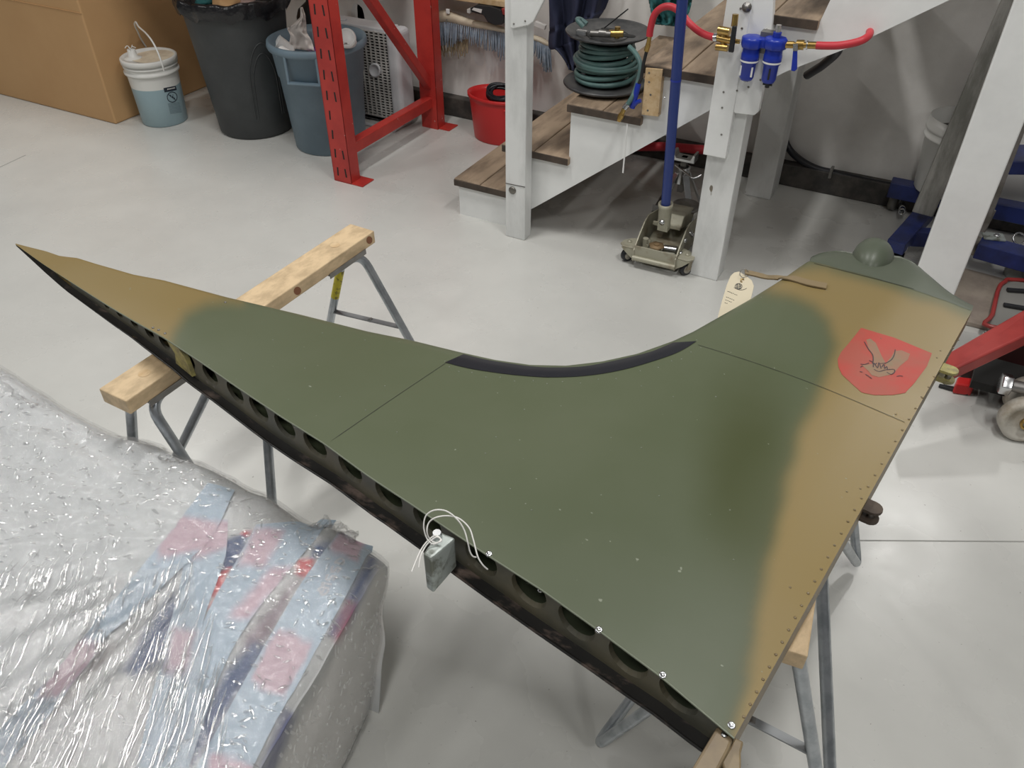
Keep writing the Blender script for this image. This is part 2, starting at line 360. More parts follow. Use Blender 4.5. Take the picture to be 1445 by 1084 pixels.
def camo(pts):
    P = np.array([pxof(p) for p in pts])
    P2 = P + np.array([[6*nz(p[0]*.02, p[1]*.02), 6*nz(p[0]*.02, p[1]*.02, 9)] for p in P])
    d1 = polysd(P2, TAN1); d2 = polysd(P2, TAN2); k1 = sstep(d1, -16, 14); k2 = sstep(d2, -15, 13)
    k = np.maximum(k1, k2)[:, None]
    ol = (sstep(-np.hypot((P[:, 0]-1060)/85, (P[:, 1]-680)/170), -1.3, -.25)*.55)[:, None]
    bl = sstep(P[:, 1], 560, 1000)[:, None]*.5  # greyer towards the bottom: reflected sheen put into the paint colour
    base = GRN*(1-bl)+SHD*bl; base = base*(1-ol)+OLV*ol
    edge = (np.exp(-(np.where(d2 > d1, d2, -99)/15)**2)*.35)[:, None]
    base = base*(1-edge)+np.array((.11, .092, .03))*edge
    return base*(1-k)+TAN*k
gt = G()
for side in (1, -1):
    vs = [finpt(i, v, side) for i in range(NU+1) for v in VV]; wv = NV+1
    fs = [(i*wv+j, (i+1)*wv+j, (i+1)*wv+j+1, i*wv+j+1) for i in range(NU) for j in range(NV)]
    if side < 0: fs = [tuple(reversed(f)) for f in fs]
    gt.add(vs, fs, True)
    if side > 0: BVH = BVHTree.FromPolygons(vs, fs)
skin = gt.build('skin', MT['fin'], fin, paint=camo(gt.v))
def onfin(px, py, off=.0007):
    d = ray(px, py).normalized(); h = BVH.ray_cast(EYE, d)
    if h[0] is None:
        return at(px, py, ZC+.004)
    n = h[1] if h[1].z > 0 else -h[1]
    return h[0]+n*off
def decal(g, poly, rings=6, off=.0007, dense=4):
    pts = []
    for i in range(len(poly)):
        a, b = V(poly[i]), V(poly[(i+1) % len(poly)])
        pts += [a.lerp(b, j/dense) for j in range(dense)]
    c = sum(pts, V((0, 0)))/len(pts); n = len(pts); vs = [onfin(c.x, c.y, off)]
    for r in range(1, rings+1): vs += [onfin(*(c.lerp(p, r/rings)), off) for p in pts]
    fs = [(0, 1+k, 1+(k+1) % n) for k in range(n)]
    for r in range(rings-1): fs += [(1+r*n+k, 1+(r+1)*n+k, 1+(r+1)*n+(k+1) % n, 1+r*n+(k+1) % n) for k in range(n)]
    vsn = [Vector(v) for v in vs]
    f0 = fs[0]; nn = (vsn[f0[1]]-vsn[f0[0]]).cross(vsn[f0[2]]-vsn[f0[0]])
    if nn.z < 0: fs = [tuple(reversed(f)) for f in fs]
    g.add(vsn, fs, True)
def ribbon(g, poly, wd, off=.0008, k=6, smooth=True):
    pts = [V((p[0], p[1], 0)) for p in poly]; pts = smooth_path(pts, k) if smooth else [pts[0].lerp(pts[1], j/30) for j in range(31)]
    P = [onfin(p.x, p.y, off) for p in pts]; vs = []
    for i, p in enumerate(P):
        t = (P[min(i+1, len(P)-1)]-P[max(i-1, 0)]).normalized(); s_ = Vector((-t.y, t.x, 0)).normalized()*wd/2
        vs += [p-s_, p+s_]
    g.add(vs, [(2*i, 2*i+2, 2*i+3, 2*i+1) if True else 0 for i in range(len(P)-1)])
def outline_loop(i0=0):
    pass
# rear spar face (trailing edge) and end cap underside
g = G(); vs = []; 
for j, v in enumerate(VV): vs += [finpt(NU, v, 1), finpt(NU, v, -1)]
g.add(vs, [(2*j, 2*j+1, 2*j+3, 2*j+2) for j in range(NV)]); g.build('rear_spar', MT['tan'], fin)
# root rib with lightening holes, set back from the open root edge
def vroot(i, dist): return min(.6, dist/max(.02, (FP[i]-RP[i]).length))
HOLES = [(140, .012), (158, .014), (178, .016), (199, .018), (219, .020), (252, .024), (282, .027), (317, .029), (350, .031), (387, .032), (430, .033), (480, .034), (535, .035), (590, .035), (668, .036), (738, .036), (808, .036), (883, .036), (955, .034)]
ipx = [p[0] for p in rootpx]
def rootat(px, dist, zf):
    f = float(np.interp(px, ipx, range(NU+1))); i = int(min(NU-1, f)); t = f-i
    A = finpt(i, vroot(i, dist), 1).lerp(finpt(i+1, vroot(i+1, dist), 1), t); B = finpt(i, vroot(i, dist), -1).lerp(finpt(i+1, vroot(i+1, dist), -1), t)
    return B.lerp(A, zf)
g = G(); gh = G()
bounds = [90]+[(HOLES[i][0]+HOLES[i+1][0])/2 for i in range(len(HOLES)-1)]+[1034]
for (hx, hr), x0, x1 in zip(HOLES, bounds[:-1], bounds[1:]):
    sc = (rootat(hx+4, .022, .5)-rootat(hx-4, .022, .5)).length/8       # metres per pixel along the root
    th = (rootat(hx, .022, 1)-rootat(hx, .022, 0)).length
    inner = []; outer = []; back = []
    wl, wr, hh = (hx-x0)*sc, (x1-hx)*sc, th/2; rz_ = min(hr, th*.37)
    cor = [math.atan2(hh, wr), math.atan2(hh, -wl), math.atan2(-hh, -wl) % 6.28319, math.atan2(-hh, wr) % 6.28319]
    angs = sorted(set([round(6.28319*k/24, 5) for k in range(24)]+[round(c, 5) for c in cor])); n = len(angs)
    for a in angs:
        dx, dz = math.cos(a), math.sin(a)
        inner.append(rootat(hx+dx*hr/sc, .022, .5+dz*rz_/th)); back.append(rootat(hx+dx*hr*.93/sc, .031, .5+dz*rz_*.93/th))
        s_ = min((wr if dx > 0 else wl)/max(1e-6, abs(dx)), hh/max(1e-6, abs(dz)))
        outer.append(rootat(hx+dx*s_/sc, .022, min(1, max(0, .5+dz*s_/th))))
    g.add(inner+outer+back, [(k, (k+1) % n, n+(k+1) % n, n+k) for k in range(n)]+[(k, 2*n+k, 2*n+(k+1) % n, (k+1) % n) for k in range(n)])
g.build('root_rib', MT['finin'], fin)
# near-black sheet for the unlit inside behind the rib, and the flange along both root edges
g = G()
for i in range(4, NU-1, 2):
    pass
g = G(); vs = []
idx = list(range(0, NU+1, 2))
for i in idx: vs += [finpt(i, vroot(i, .0), -1), finpt(i, vroot(i, .024), -1, -.0015)]
g.add(vs, [(2*j, 2*j+1, 2*j+3, 2*j+2) for j in range(len(idx)-1)])
lipn = len(g.v)
g.tube([finpt(i, 0, -1) for i in idx], [.0028*min(1, .15+i/40) for i in idx], 6)
g.build('root_flange', MT['finblk'], fin)
g = G(); g.tube([finpt(i, 0, 1, -.0006) for i in idx], [.0016*min(1, .1+i/40) for i in idx], 6); g.build('skin_lip', mat('worn_edge', (.16, .18, .13), .4), fin)
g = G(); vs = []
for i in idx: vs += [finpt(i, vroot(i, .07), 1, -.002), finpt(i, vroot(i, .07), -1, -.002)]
g.add(vs, [(2*j, 2*j+1, 2*j+3, 2*j+2) for j in range(len(idx)-1)]); g.build('inner_dark_sheet', MT['dark'], fin)
# yellow-green gusset
g = G(); q = [rootat(225, .012, .97), rootat(240, .012, .97), rootat(252, .012, .6), rootat(254, .012, .12), rootat(232, .012, .12), rootat(236, .012, .5)]
g.prism(q, (.004, .008, 0)); g.build('gusset', MT['gusset'], fin)
# black boot along the inside curve of the leading edge
INN = [(628, 512), (660, 520), (700, 526.5), (740, 531), (780, 533), (830, 530.5), (880, 522), (930, 507.5), (960, 496), (983, 482)]
OUT = [(654, 500.5), (685, 508), (715, 513), (748, 517.5), (780, 519.3), (825, 517.5), (870, 509), (915, 498), (935, 490.5), (950, 484)]
g = G(); inn = smooth_path([V((a, b, 0)) for a, b in INN], 6); out = smooth_path([V((a, b, 0)) for a, b in OUT], 6)
g.grid(lambda u, v: onfin(*(inn[round(u*(len(inn)-1))].lerp(out[round(u*(len(inn)-1))], v)).xy, .0012), len(inn)-1, 5)
vs = [];
for p in out:
    q = onfin(p.x, p.y, .0012); vs += [q, V((q.x, q.y+.004, ZC-.004)), V((q.x, q.y-.02, ZC-.016))]
g.add(vs, [f for j in range(len(out)-1) for f in ((3*j, 3*j+1, 3*j+4, 3*j+3), (3*j+1, 3*j+2, 3*j+5, 3*j+4))], True)
g.build('leading_edge_strip', MT['rubber'], fin)
# panel seams
for pl in ([(630, 512), (545, 569), (458, 629)], [(985, 487), (1070, 514), (1165, 549), (1290, 602)], [(1149, 372), (1240, 395), (1310, 414), (1357, 428)]):
    g = G(); ribbon(g, pl, .0013 if pl[0][0] != 1149 else .003); g.build('panel_seam', MT['seam'], fin)
# tip cap with rounded lamp fairing
CAP = [(1143, 367), (1150, 363), (1163, 359), (1185, 357), (1205, 360), (1262, 364), (1276, 368), (1290, 375), (1310, 392), (1332, 412), (1350, 425), (1371, 437)]
CIN = [(1143, 368), (1165, 373), (1190, 380), (1215, 386), (1240, 393), (1265, 401), (1285, 407), (1303, 413), (1320, 419), (1338, 425), (1355, 432), (1371, 438)]
g = G(); cap = smooth_path([V((a, b, 0)) for a, b in CAP], 4); cin = smooth_path([V((a, b, 0)) for a, b in CIN], 4); nc = len(cap)
zc_edge = ZC-.004
top = []
for j in range(nc):
    A = onfin(cin[j].x, cin[j].y+1, .0004); B = at(cap[j].x, cap[j].y, zc_edge)
    for k in range(9):
        t = k/8; p = A.lerp(B, t); p.z = zc_edge+(A.z-zc_edge)*math.sqrt(max(0, 1-t*t*.998)) ; top.append(p)
low = [V((p.x, p.y, 2*ZC-p.z)) for p in top]
fs = [(j*9+k, (j+1)*9+k, (j+1)*9+k+1, j*9+k+1) for j in range(nc-1) for k in range(8)]
g.add(top, [tuple(reversed(f)) for f in fs], True); g.add(low, fs, True)
CAPG = np.array((.088, .102, .074))
capo = g.build('tip_cap', MT['fin'], fin, paint=[CAPG]*len(g.v))
g = G(); bc_ = at(1231, 365, ZC+.004); ax = (at(1236, 350, ZC)-at(1222, 392, ZC)).normalized()
g.lathe([(.0001, -.085)]+[(.051*math.sin(t), -.085*math.cos(t)*(1 if t < 1.57 else .80)) for t in [.25, .5, .8, 1.1, 1.35, 1.57, 1.8, 2.05, 2.3, 2.55, 2.8, 3.0]]+[(.0001, .068)], bc_, 28, ax)
g.build('lamp_fairing', MT['fin'], fin, paint=[np.array((.085, .10, .072))]*len(g.v))
# slot mark on the cap
g = G(); decal(g, [(1250, 384.5), (1258, 386), (1257, 388.5), (1249, 387)], 1, .004, 1); g.build('cap_slot', MT['dark'], fin)
# red shield with its worn bird
g = G(); SH = [(1215, 463), (1262, 477), (1315, 499), (1308, 517), (1291, 540), (1277, 555), (1258, 558), (1234, 558), (1216, 554.5), (1203, 543), (1188, 529), (1183, 518), (1182, 507), (1187, 497), (1200, 482)]
decal(g, SH, 8, .0007, 4); sh = g.build('shield_emblem', MT['shield'], fin)
g = G()
for pl in ([(1222, 480), (1228, 478.5), (1236, 485), (1244, 503), (1249, 512), (1246, 518), (1232, 516), (1231, 503), (1226, 494)],
           [(1249, 514), (1258, 504), (1262, 496), (1272, 495), (1284, 500), (1281, 508), (1270, 517), (1262, 526), (1250, 526)],
           [(1216, 516), (1232, 514), (1248, 517), (1262, 524), (1258, 529), (1240, 533), (1230, 530), (1224, 523)]):
    decal(g, pl, 3, .0011, 2)
g.build('bird_figure', MT['ghost'], sh)
g = G()
for pl in ([(1219.5, 483), (1225, 493), (1231, 501), (1232, 509), (1231, 514)], [(1263, 494), (1261.5, 502), (1257, 509), (1248, 514)],
           [(1226, 509.5), (1230, 511), (1234, 515), (1237, 513)], [(1214, 514.5), (1220, 515), (1226, 513)], [(1232, 519), (1233, 513), (1238, 520), (1240, 512.5), (1243, 521)],
           [(1244, 519), (1247, 515), (1248, 521), (1251, 518), (1252, 523)], [(1233, 522), (1240, 525), (1248, 523), (1256, 522)], [(1251, 526), (1257, 529), (1262, 526), (1261, 522), (1254, 522.5)],
           [(1265, 532), (1270, 531), (1274, 532)], [(1213, 525), (1217, 526)], [(1221, 529), (1226, 532), (1230, 535)], [(1217, 517), (1214, 519)], [(1240, 514), (1246, 513.5), (1250, 513)]):
    ribbon(g, pl, .0021, .0015, 5)
g.build('bird_lines', MT['ink'], sh)
# rivet rows
g = G()
def rivet(g, px, py, r, h=.0012):
    p = onfin(px, py, 0); g.lathe([(r, 0), (r*.8, h*.7), (r*.3, h), (0.0001, h)], p, 8)
for j in range(34):
    t = (j/33)**1.1; x = 1352-(1352-1050)*t; y = 480+(1012-480)*t
    rivet(g, x-10*math.sin(t*3.1), y, .0026, .0018)
for px, py in ((1327, 495), (1322, 505), (1318, 532), (1300, 560), (1264, 585), (1195, 694), (1214, 690), (1115, 829), (1243, 478)):
    rivet(g, px, py, .0022)
g.build('rivets', MT['rivet'], fin, kind='stuff')
g = G()
for j in range(18):
    p = inn[int(j/17*(len(inn)-1))]; rivet(g, p.x, p.y-2, .0018); rivet(g, p.x+6, p.y+6+3*(j % 2), .0018)
for px, py in ((543, 545), (516, 579), (455, 470), (515, 480), (700, 617), (720, 690), (862, 618), (740, 578), (685, 640), (905, 632), (560, 610), (430, 520), (385, 480), (340, 508), (480, 560), (950, 560), (905, 545), (1010, 560), (750, 720), (930, 700), (1030, 720), (1035, 790)):
    rivet(g, px, py, .0017)
g.build('rivets', MT['rivetg'], fin, kind='stuff')
# screws with washers along the root edge
for px, py in ((690, 782), (763, 832), (845, 889), (935, 953), (1032, 1024), (318, 427), (224, 466), (216, 463), (233, 471)):
    k = .0055 if px > 600 else .003
    g = G(); p = onfin(px, py, 0); g.lathe([(k, -.001), (k, .0015), (k*.55, .0018), (k*.5, .0005), (.0001, .0005)], p, 14); g.build('screw', MT['chrome'] if px > 600 else MT['steel'], fin)
# root attachment block
def zline(pl, z): return [at(a, b, z) for a, b in pl]
g = G(); T = zline([(620, 750), (643, 759), (608, 788), (596, 781)], .808); B_ = zline([(620, 770), (645, 800), (612, 838), (602, 831)], .735)
g.add(T+B_, [(3, 2, 1, 0), (4, 5, 6, 7), (0, 1, 5, 4), (1, 2, 6, 5), (2, 3, 7, 6), (3, 0, 4, 7)])
blk = g.build('attachment_block', MT['casting'], fin, bevel=.004)
g = G(); p = at(617, 757, .809); g.cyl(p-V((0, 0, .004)), p+V((0, 0, .010)), .009, .007, 12); g.build('bolt', MT['chrome'], blk)
# fork fitting at the lower rear corner
g = G(); g.prism(zline([(1013, 1023), (1036, 1040), (1029, 1058), (1008, 1098), (1002, 1125), (955, 1125), (962, 1108)], .79), (0, 0, -.045))
fk = g.build('fork_fitting', MT['tan'], fin, bevel=.004)
g = G(); g.prism(zline([(1036, 1040), (1050, 1046), (1046, 1062), (1047, 1125), (1034, 1125), (1017, 1073), (1029, 1056)], .775), (0, 0, -.05)); g.build('fork_arm', MT['tan'], fk, bevel=.003)
g = G(); g.ball(at(1022, 1037, .79), .005, 10, (1, 1, .5)); g.build('rivet', MT['chrome'], fk)
# hinge lugs on the trailing edge
for (cx, cy), r in (((1338, 531), .016), ((1229, 726), .016)):
    c = at(cx, cy, .752); dr = (FP[NU]-RP[NU]).normalized(); outv = V((dr.y, -dr.x, 0)).normalized()
    for dz in (-.012, .012):
        g = G(); poly = [c-outv*.04-dr*r, c-outv*.04+dr*r]+[c+(dr*math.cos(a)+outv*math.sin(a))*r for a in [j*math.pi/8 for j in range(9)]]
        g.prism([p+V((0, 0, dz)) for p in poly], (0, 0, .007)); lg = g.build('hinge_lug', MT['gusset'] if cx > 1300 else MT['treaddark'], fin, bevel=.001)
    g = G(); g.cyl(c+V((0, 0, -.02)), c+V((0, 0, .016)), .006, n=6); g.build('hinge_bolt', MT['steel'], fin)
# latch strap on the upper leading edge
g = G(); P = [onfin(1166, 406, .004), onfin(1140, 401, .004), onfin(1115, 394, .004), onfin(1098, 392, .005), at(1082, 391, .772), at(1065, 387, .775), at(1051, 384, .778)]
P = smooth_path(P, 4); vs = []
for j, p in enumerate(P):
    t = (P[min(j+1, len(P)-1)]-P[max(j-1, 0)]).normalized(); s_ = V((-t.y, t.x, 0)).normalized()*(.0125 if j < 10 else .010)
    vs += [p-s_, p+s_]
g.add(vs, [(2*j, 2*j+2, 2*j+3, 2*j+1) for j in range(len(P)-1)]); g.build('latch_strap', MT['tan'], fin, solid=.0035)

# inspection tag tied to the strap
tg = thing('paper_tag', 'cream cardboard tag hanging by a ring from the strap on the fin', 'tag', at(1040, 410, .76))
nrm = FW*-1
tpts = [(1036, 385), (1043, 383.5), (1052, 389), (1061, 396), (1064, 404), (1058, 430), (1050, 452), (1012, 452), (1019, 425), (1026, 402), (1031, 390)]
tn = V((-.25, -.55, .8)).normalized(); tc_ = at(1045, 388, .768)
def onplane(px, py, off=0):
    d = ray(px, py); t = (tc_-EYE).dot(tn)/d.dot(tn); return EYE+d*t+tn*off
g = G(); g.prism([onplane(*p) for p in tpts], tn*.0012); g.build('card', MT['tagp'], tg)
g = G()
for r_ in ((1038, 404.5, 6.5), ):
    n = 20; c = onplane(r_[0]+4.5, r_[1], .0018)
    for kx, ky in ((1, 1), (.45, 1)):
        g.tube([onplane(r_[0]+4.5+kx*5*math.cos(6.283*k/n), r_[1]+ky*4*math.sin(6.283*k/n), .0018) for k in range(n)], .0006, 4, True)
    for yy in (-2, 0, 2): g.tube([onplane(r_[0]+.5, r_[1]+yy-.6, .0018), onplane(r_[0]+8.5, r_[1]+yy+.8, .0018)], .0006, 4)
    g.tube([onplane(1036+18*t, 409-6*(t-.5)**2*2+1.2*t, .0018) for t in [k/8 for k in range(9)]], .0005, 4)
for yy, x0, x1 in ((411.5, 1027, 1043), (419.5, 1025, 1038), (423.5, 1024, 1035), (427.5, 1023, 1030)):
    for k in range(int((x1-x0)/2.4)):
        a = x0+k*2.4; g.tube([onplane(a, yy+(a-x0)*.42, .0018), onplane(a+1.6, yy+(a+1.6-x0)*.42-.6*(k % 2), .0018)], .00055, 4)
g.build('printed_text', MT['labelk'], tg)
g = G(); cc = onplane(1051, 387.5, .006); g.tube([cc+(RT*math.cos(6.283*k/18)+UP*math.sin(6.283*k/18))*.011 for k in range(18)], .0009, 6, True); g.build('ring', MT['steel'], tg)
g = G(); cc = onplane(1048, 396.5, .002); g.tube([cc+(RT*math.cos(6.283*k/14)+UP*math.sin(6.283*k/14))*.0042 for k in range(14)], .0013, 6, True); g.build('eyelet', MT['brass'], tg)

# white cord tied to the root block
cz = lambda l: [at(a, b, z) for a, b, z in l]
g = G()
g.tube(smooth_path(cz([(581, 807, .80), (592, 780, .81), (602, 765, .815), (614, 756, .822), (622, 762, .822), (612, 768, .825), (603, 761, .83), (598, 745, .845), (600, 730, .86), (608, 722, .87), (620, 719.5, .875), (633, 723, .87), (646, 734, .86), (655, 748, .845), (660, 765, .83), (663, 778, .815), (667, 785, .805), (672, 786.5, .80)]), 5), .00125, 6)
g.tube(smooth_path(cz([(591, 801, .80), (594, 784, .81), (603, 768, .815), (616, 758, .822), (623, 763, .822), (614, 766, .825), (606, 760, .83), (602.5, 750, .845), (605, 738, .855), (615, 730.5, .865), (632, 728, .865), (648, 732, .86), (662, 745, .85), (668, 762, .84), (674, 785, .825), (681, 797, .812), (688, 803.5, .80)]), 5), .00125, 6)
g.build('tie_cord', MT['cord'], blk, label='looped white tie cord')

# ------------------------------------------------------------------ sawhorses
def sawhorse(label, near, far, feet, sticker, holes, group='sawhorses under the fin'):
    near, far = V(near), V(far); ax = (far-near).normalized(); sd = V((ax.y, -ax.x, 0))
    o = thing('sawhorse', label, 'sawhorse', ((near.x+far.x)/2, (near.y+far.y)/2, 0), group)
    Ln = (far-near).length
    g = G(); g.beam(near-V((0, 0, .0195)), far-V((0, 0, .0195)), .0885, .039); bm_ = g.build('beam', MT['pineold'], o, bevel=.003)
    for t, s_, r in holes:
        g = G(); p = near+ax*(Ln*t)+sd*s_; g.lathe([(r, .0008), (r*.7, .0008), (r*.62, .0002), (.0001, .0002)], p, 14); g.build('dowel_plug', MT['pine'], bm_)
    for t, s_, dz in ((.62, .0445, -.02), (.97, .0445, -.018)):
        g = G(); p = near+ax*(Ln*t)+sd*s_+V((0, 0, dz)); g.lathe([(.011, .0004), (.0001, .0006)], p, 12, sd, 1, 1.4); g.build('wood_knot', MT['knot'], bm_)
    zt = near.z-.039-.012
    for sg, fn, ff in ((-1, feet[0], feet[1]), (1, feet[2], feet[3])):
        for e, foot in ((0, V((*fn, .013))), (1, V((*ff, .013)))):
            base = near if e == 0 else far; dr = ax if e == 0 else -ax
            e0 = base+dr*.17+sd*sg*.024; e1 = base+dr*.055+sd*sg*.03; m_ = base+dr*(Ln*(.47 if e == 0 else .56))+sd*sg*.026
            for q in (e0, e1, m_): q.z = zt
            g = G(); pth = rounded([e0, e1, foot, m_], .05, 6); g.tube(pth, .0125, 10); lg = g.build('leg', MT['galv'], o)
            if sticker and sg < 0 and e == 1:
                g2 = G(); dv = (foot-e1).normalized(); a = e1+dv*.085; b = e1+dv*.20; g2.tube([a, b], .0132, 10, caps=False); g2.build('yellow_sticker', MT['yellow'], lg)
    for e in (0, 1):
        base = near if e == 0 else far; dr = ax if e == 0 else -ax
        g = G(); c = base+dr*.13; c.z = near.z-.039
        for sg in (-1, 1): g.box(c+sd*sg*.046+V((0, 0, -.004)), (.0025, .16, .016), Matrix((sd, ax, V((0, 0, 1)))).transposed())
        g.box(c-V((0, 0, .0035)), (.09, .16, .003), Matrix((sd, ax, V((0, 0, 1)))).transposed()); g.build('bracket', MT['steel'], o)
        l0 = V((*feet[0 if e == 0 else 1], .013)); r0 = V((*feet[2 if e == 0 else 3], .013))
        lt = base+dr*.055-sd*.03; rt_ = base+dr*.055+sd*.03; lt.z = rt_.z = zt
        a = lt.lerp(l0, .39); b = rt_.lerp(r0, .39)
        g = G(); g.beam(a, b, .004, .018, dr); br = g.build('brace_strap', MT['strap'], o)
        g = G(); g.cyl(a.lerp(b, .55)-dr*.006, a.lerp(b, .55)+dr*.006, .006, n=8); g.build('bolt', MT['steel'], br)
    return o
sawhorse('galvanised sawhorse with a pine beam under the pointed tip of the fin', at(158, 557.5, .70), at(511, 320.5, .70),
         ((-1.71, .87), (-1.66, 1.62), (-1.18, .87), (-1.12, 1.70)), True, [(.10, .0, .014), (.30, .01, .012), (.86, .0, .014)])
sawhorse('galvanised sawhorse with a pine beam under the wide rear of the fin', (.021, .862, .70), (-.075, 1.765, .70),
         ((-.275, .915), (-.35, 1.70), (.275, .865), (.160, 1.745)), False, [(.06, .01, .006)])

# ------------------------------------------------------------------ wrapped load
ZT = .56
def ztop(x, y):
    z = ZT
    e = .828+.012*math.sin(x*9)-y          # distance to the far edge
    z -= .05*math.exp(-max(0, e)/.022)
    xr = -.722+(.79-y)*.16; er = xr-x
    z -= .04*math.exp(-max(0, er)/.016)
    z += .010*nz(x*4, y*6, 1)+.006*nz(x*11, y*14, 4)+.0022*nz(x*30, y*34, 7)
    fx = -1.0; a = math.atan2(y-.72, x-fx); r = math.hypot(x-fx, y-.72)   # folds fanning out of the tied corner
    if x < -.98: z += (.0075*math.sin(a*34+2.6*nz(x*3, y*3))*(.55+.9*nz(x*2.3, y*2.9, 11))+.004*nz(a*26, r*2.2, 3))*min(1, r*3)*min(1, e*8)
    z += .05*math.exp(-((x+2.12)/.22)**2-((y-.80)/.12)**2)
    z += .02*math.exp(-((x+1.42)/.05)**2-((y-.79)/.04)**2)+.025*math.exp(-((x+.86)/.02)**2-((y-.80)/.05)**2)+.018*math.exp(-((x+1.05)/.05)**2-((y-.82)/.03)**2)
    return z
def farY(x): return .822+.012*math.sin(x*9)+.02*math.exp(-((x+1.42)/.06)**2)
def rightX(y): return -.727+(.79-y)*.16
load = thing('wrapped_pallet_load', 'low pallet load wrapped in clear crinkled stretch film, nearest the camera', 'pallet load', (-1.4, .2, 0))
Y0 = -.75; X0 = -2.75
NX, NY = 200, 150
def topxy(u, v):
    y = Y0+(farY(-1.2)-Y0)*v; x = X0+(rightX(y)-X0)*u; y2 = Y0+(farY(x)-Y0)*v
    return x, y2
WHT = np.array((.66, .68, .69)); GRY = np.array((.47, .45, .44)); NVY = np.array((.05, .09, .21)); REDC = np.array((.62, .05, .06)); LB = np.array((.46, .56, .66)); PNK = np.array((.60, .44, .51)); LG = np.array((.60, .61, .61))
def paintpx(pts, base, patches):
    P = np.array([pxof(p) for p in pts]); P = P+np.array([[4*nz(p[0]*.05, p[1]*.05), 4*nz(p[0]*.05, p[1]*.05, 5)] for p in P])
    c = np.tile(base, (len(P), 1)).astype(float)
    for poly, colr, soft in patches:
        k = sstep(polysd(P, poly), -soft, soft)[:, None]; c = c*(1-k)+colr*k
    return c
g = G(); g.grid(lambda u, v: (lambda q: V((q[0], q[1], ztop(*q))))(topxy(u, v)), NX, NY, True)
ntop = len(g.v)
# sides: far side and right side lean in towards the pallet foot
def side(u, v, pts, inset):
    i = min(len(pts)-1, round(u*(len(pts)-1))); p = pts[i]; q = inset(p); t = v
    b = p.lerp(q, t); b.x += .012*nz(p.x*9, p.y*9, t*4)*math.sin(math.pi*min(1, t*1.3)); b.y += .010*nz(p.x*9, p.y*9, t*4+8)*math.sin(math.pi*min(1, t*1.3)); return b
far_e = [V((*topxy(i/160, 1), ztop(*topxy(i/160, 1)))) for i in range(161)]
right_e = [V((*topxy(1, i/120), ztop(*topxy(1, i/120)))) for i in range(121)]
g.grid(lambda u, v: side(u, v, far_e, lambda p: V((p.x-.03*(p.x > -.9), p.y-.075, .012))), 160, 16, True)
nf = len(g.v)
g.grid(lambda u, v: side(u, v, right_e, lambda p: V((p.x-.055, p.y-.075*max(0, (p.y-.4)/.4), .012))), 120, 20, True, True)
GAPS = [([(300, 800), (330, 692), (490, 735), (548, 772), (470, 960), (380, 1100), (0, 1100), (60, 1010), (150, 905), (240, 840)], LG, 8),
        ([(452, 965), (535, 790), (560, 830), (500, 1100), (380, 1100)], np.array((.86, .84, .82)), 8),  # right side face painted lighter to make up for its dim light
        ([(175, 945), (205, 890), (245, 835), (262, 870), (235, 935), (190, 955)], NVY, 9),
        ([(308, 765), (352, 750), (338, 790), (322, 806), (303, 806)], NVY, 5), ([(300, 812), (326, 800), (312, 832), (296, 856)], REDC, 4), ([(340, 750), (353, 748), (349, 760)], REDC, 3),
        ([(420, 790), (440, 787), (446, 800), (430, 816), (416, 808)], REDC, 4), ([(445, 770), (468, 765), (455, 785), (440, 786)], NVY*1.6, 6),
        ([(400, 835), (425, 810), (400, 870), (380, 900), (340, 960), (345, 900)], np.array((.25, .19, .22)), 12),
        ([(320, 945), (360, 905), (378, 912), (345, 965), (300, 1040), (270, 1090), (268, 1040)], NVY, 10),
        ([(150, 905), (172, 905), (130, 960), (90, 1000), (60, 1015)], GRY, 8),
        ([(528, 770), (540, 780), (500, 870), (475, 900), (462, 895)], np.array((.14, .18, .34)), 8), ([(490, 845), (505, 850), (480, 905), (468, 905)], np.array((.42, .16, .2)), 7),
        ([(400, 1000), (418, 1010), (385, 1100), (365, 1100)], np.array((.17, .18, .30)), 8)]
cols = paintpx(g.v, WHT, GAPS)
g.build('bundle', MT['wrap'], load, paint=cols)
# pale blue and pink tape bands lying on the bundle
def band(name, L_, R_, patches, lift, text=None):
    n = 90; Ls = smooth_path([V((a, b, 0)) for a, b in L_], 12); Rs = smooth_path([V((a, b, 0)) for a, b in R_], 12)
    def fn(u, v):
        a = Ls[min(len(Ls)-1, int(u*(len(Ls)-1)))]; b = Rs[min(len(Rs)-1, int(u*(len(Rs)-1)))]; p = a.lerp(b, v)
        w_ = at(p.x, p.y, ZT); w_ = at(p.x, p.y, ztop(w_.x, w_.y)); z = ztop(w_.x, w_.y)+lift+.0012*nz(w_.x*25, w_.y*25, 3); return V((w_.x, w_.y, z))
    gg = G(); gg.grid(fn, 260, 16, True); o = gg.build('tape_band', MT['wrap'], load, paint=paintpx(gg.v, LB, patches)); return fn, o
bands = []
bands.append(band('a', [(480, 750), (432, 815), (390, 884), (334, 983), (268, 1100)], [(526, 768), (498, 826), (463, 893), (408, 1000), (358, 1100)],
    [([(478, 752), (516, 766), (505, 792), (466, 776)], PNK*1.1, 4), ([(392, 886), (442, 908), (401, 984), (352, 962)], PNK, 4), ([(300, 1062), (366, 1084), (350, 1110), (285, 1110)], PNK*1.02, 5)], .0035))
bands.append(band('b', [(362, 742), (330, 800), (296, 860), (262, 950), (215, 1100)], [(474, 730), (418, 795), (357, 872), (312, 953), (262, 1100)],
    [([(360, 744), (402, 748), (372, 800), (336, 798)], PNK, 7), ([(385, 800), (418, 800), (350, 875), (322, 870)], PNK*1.05, 8), ([(216, 1010), (262, 1020), (240, 1110), (190, 1110)], PNK, 8)], .003))
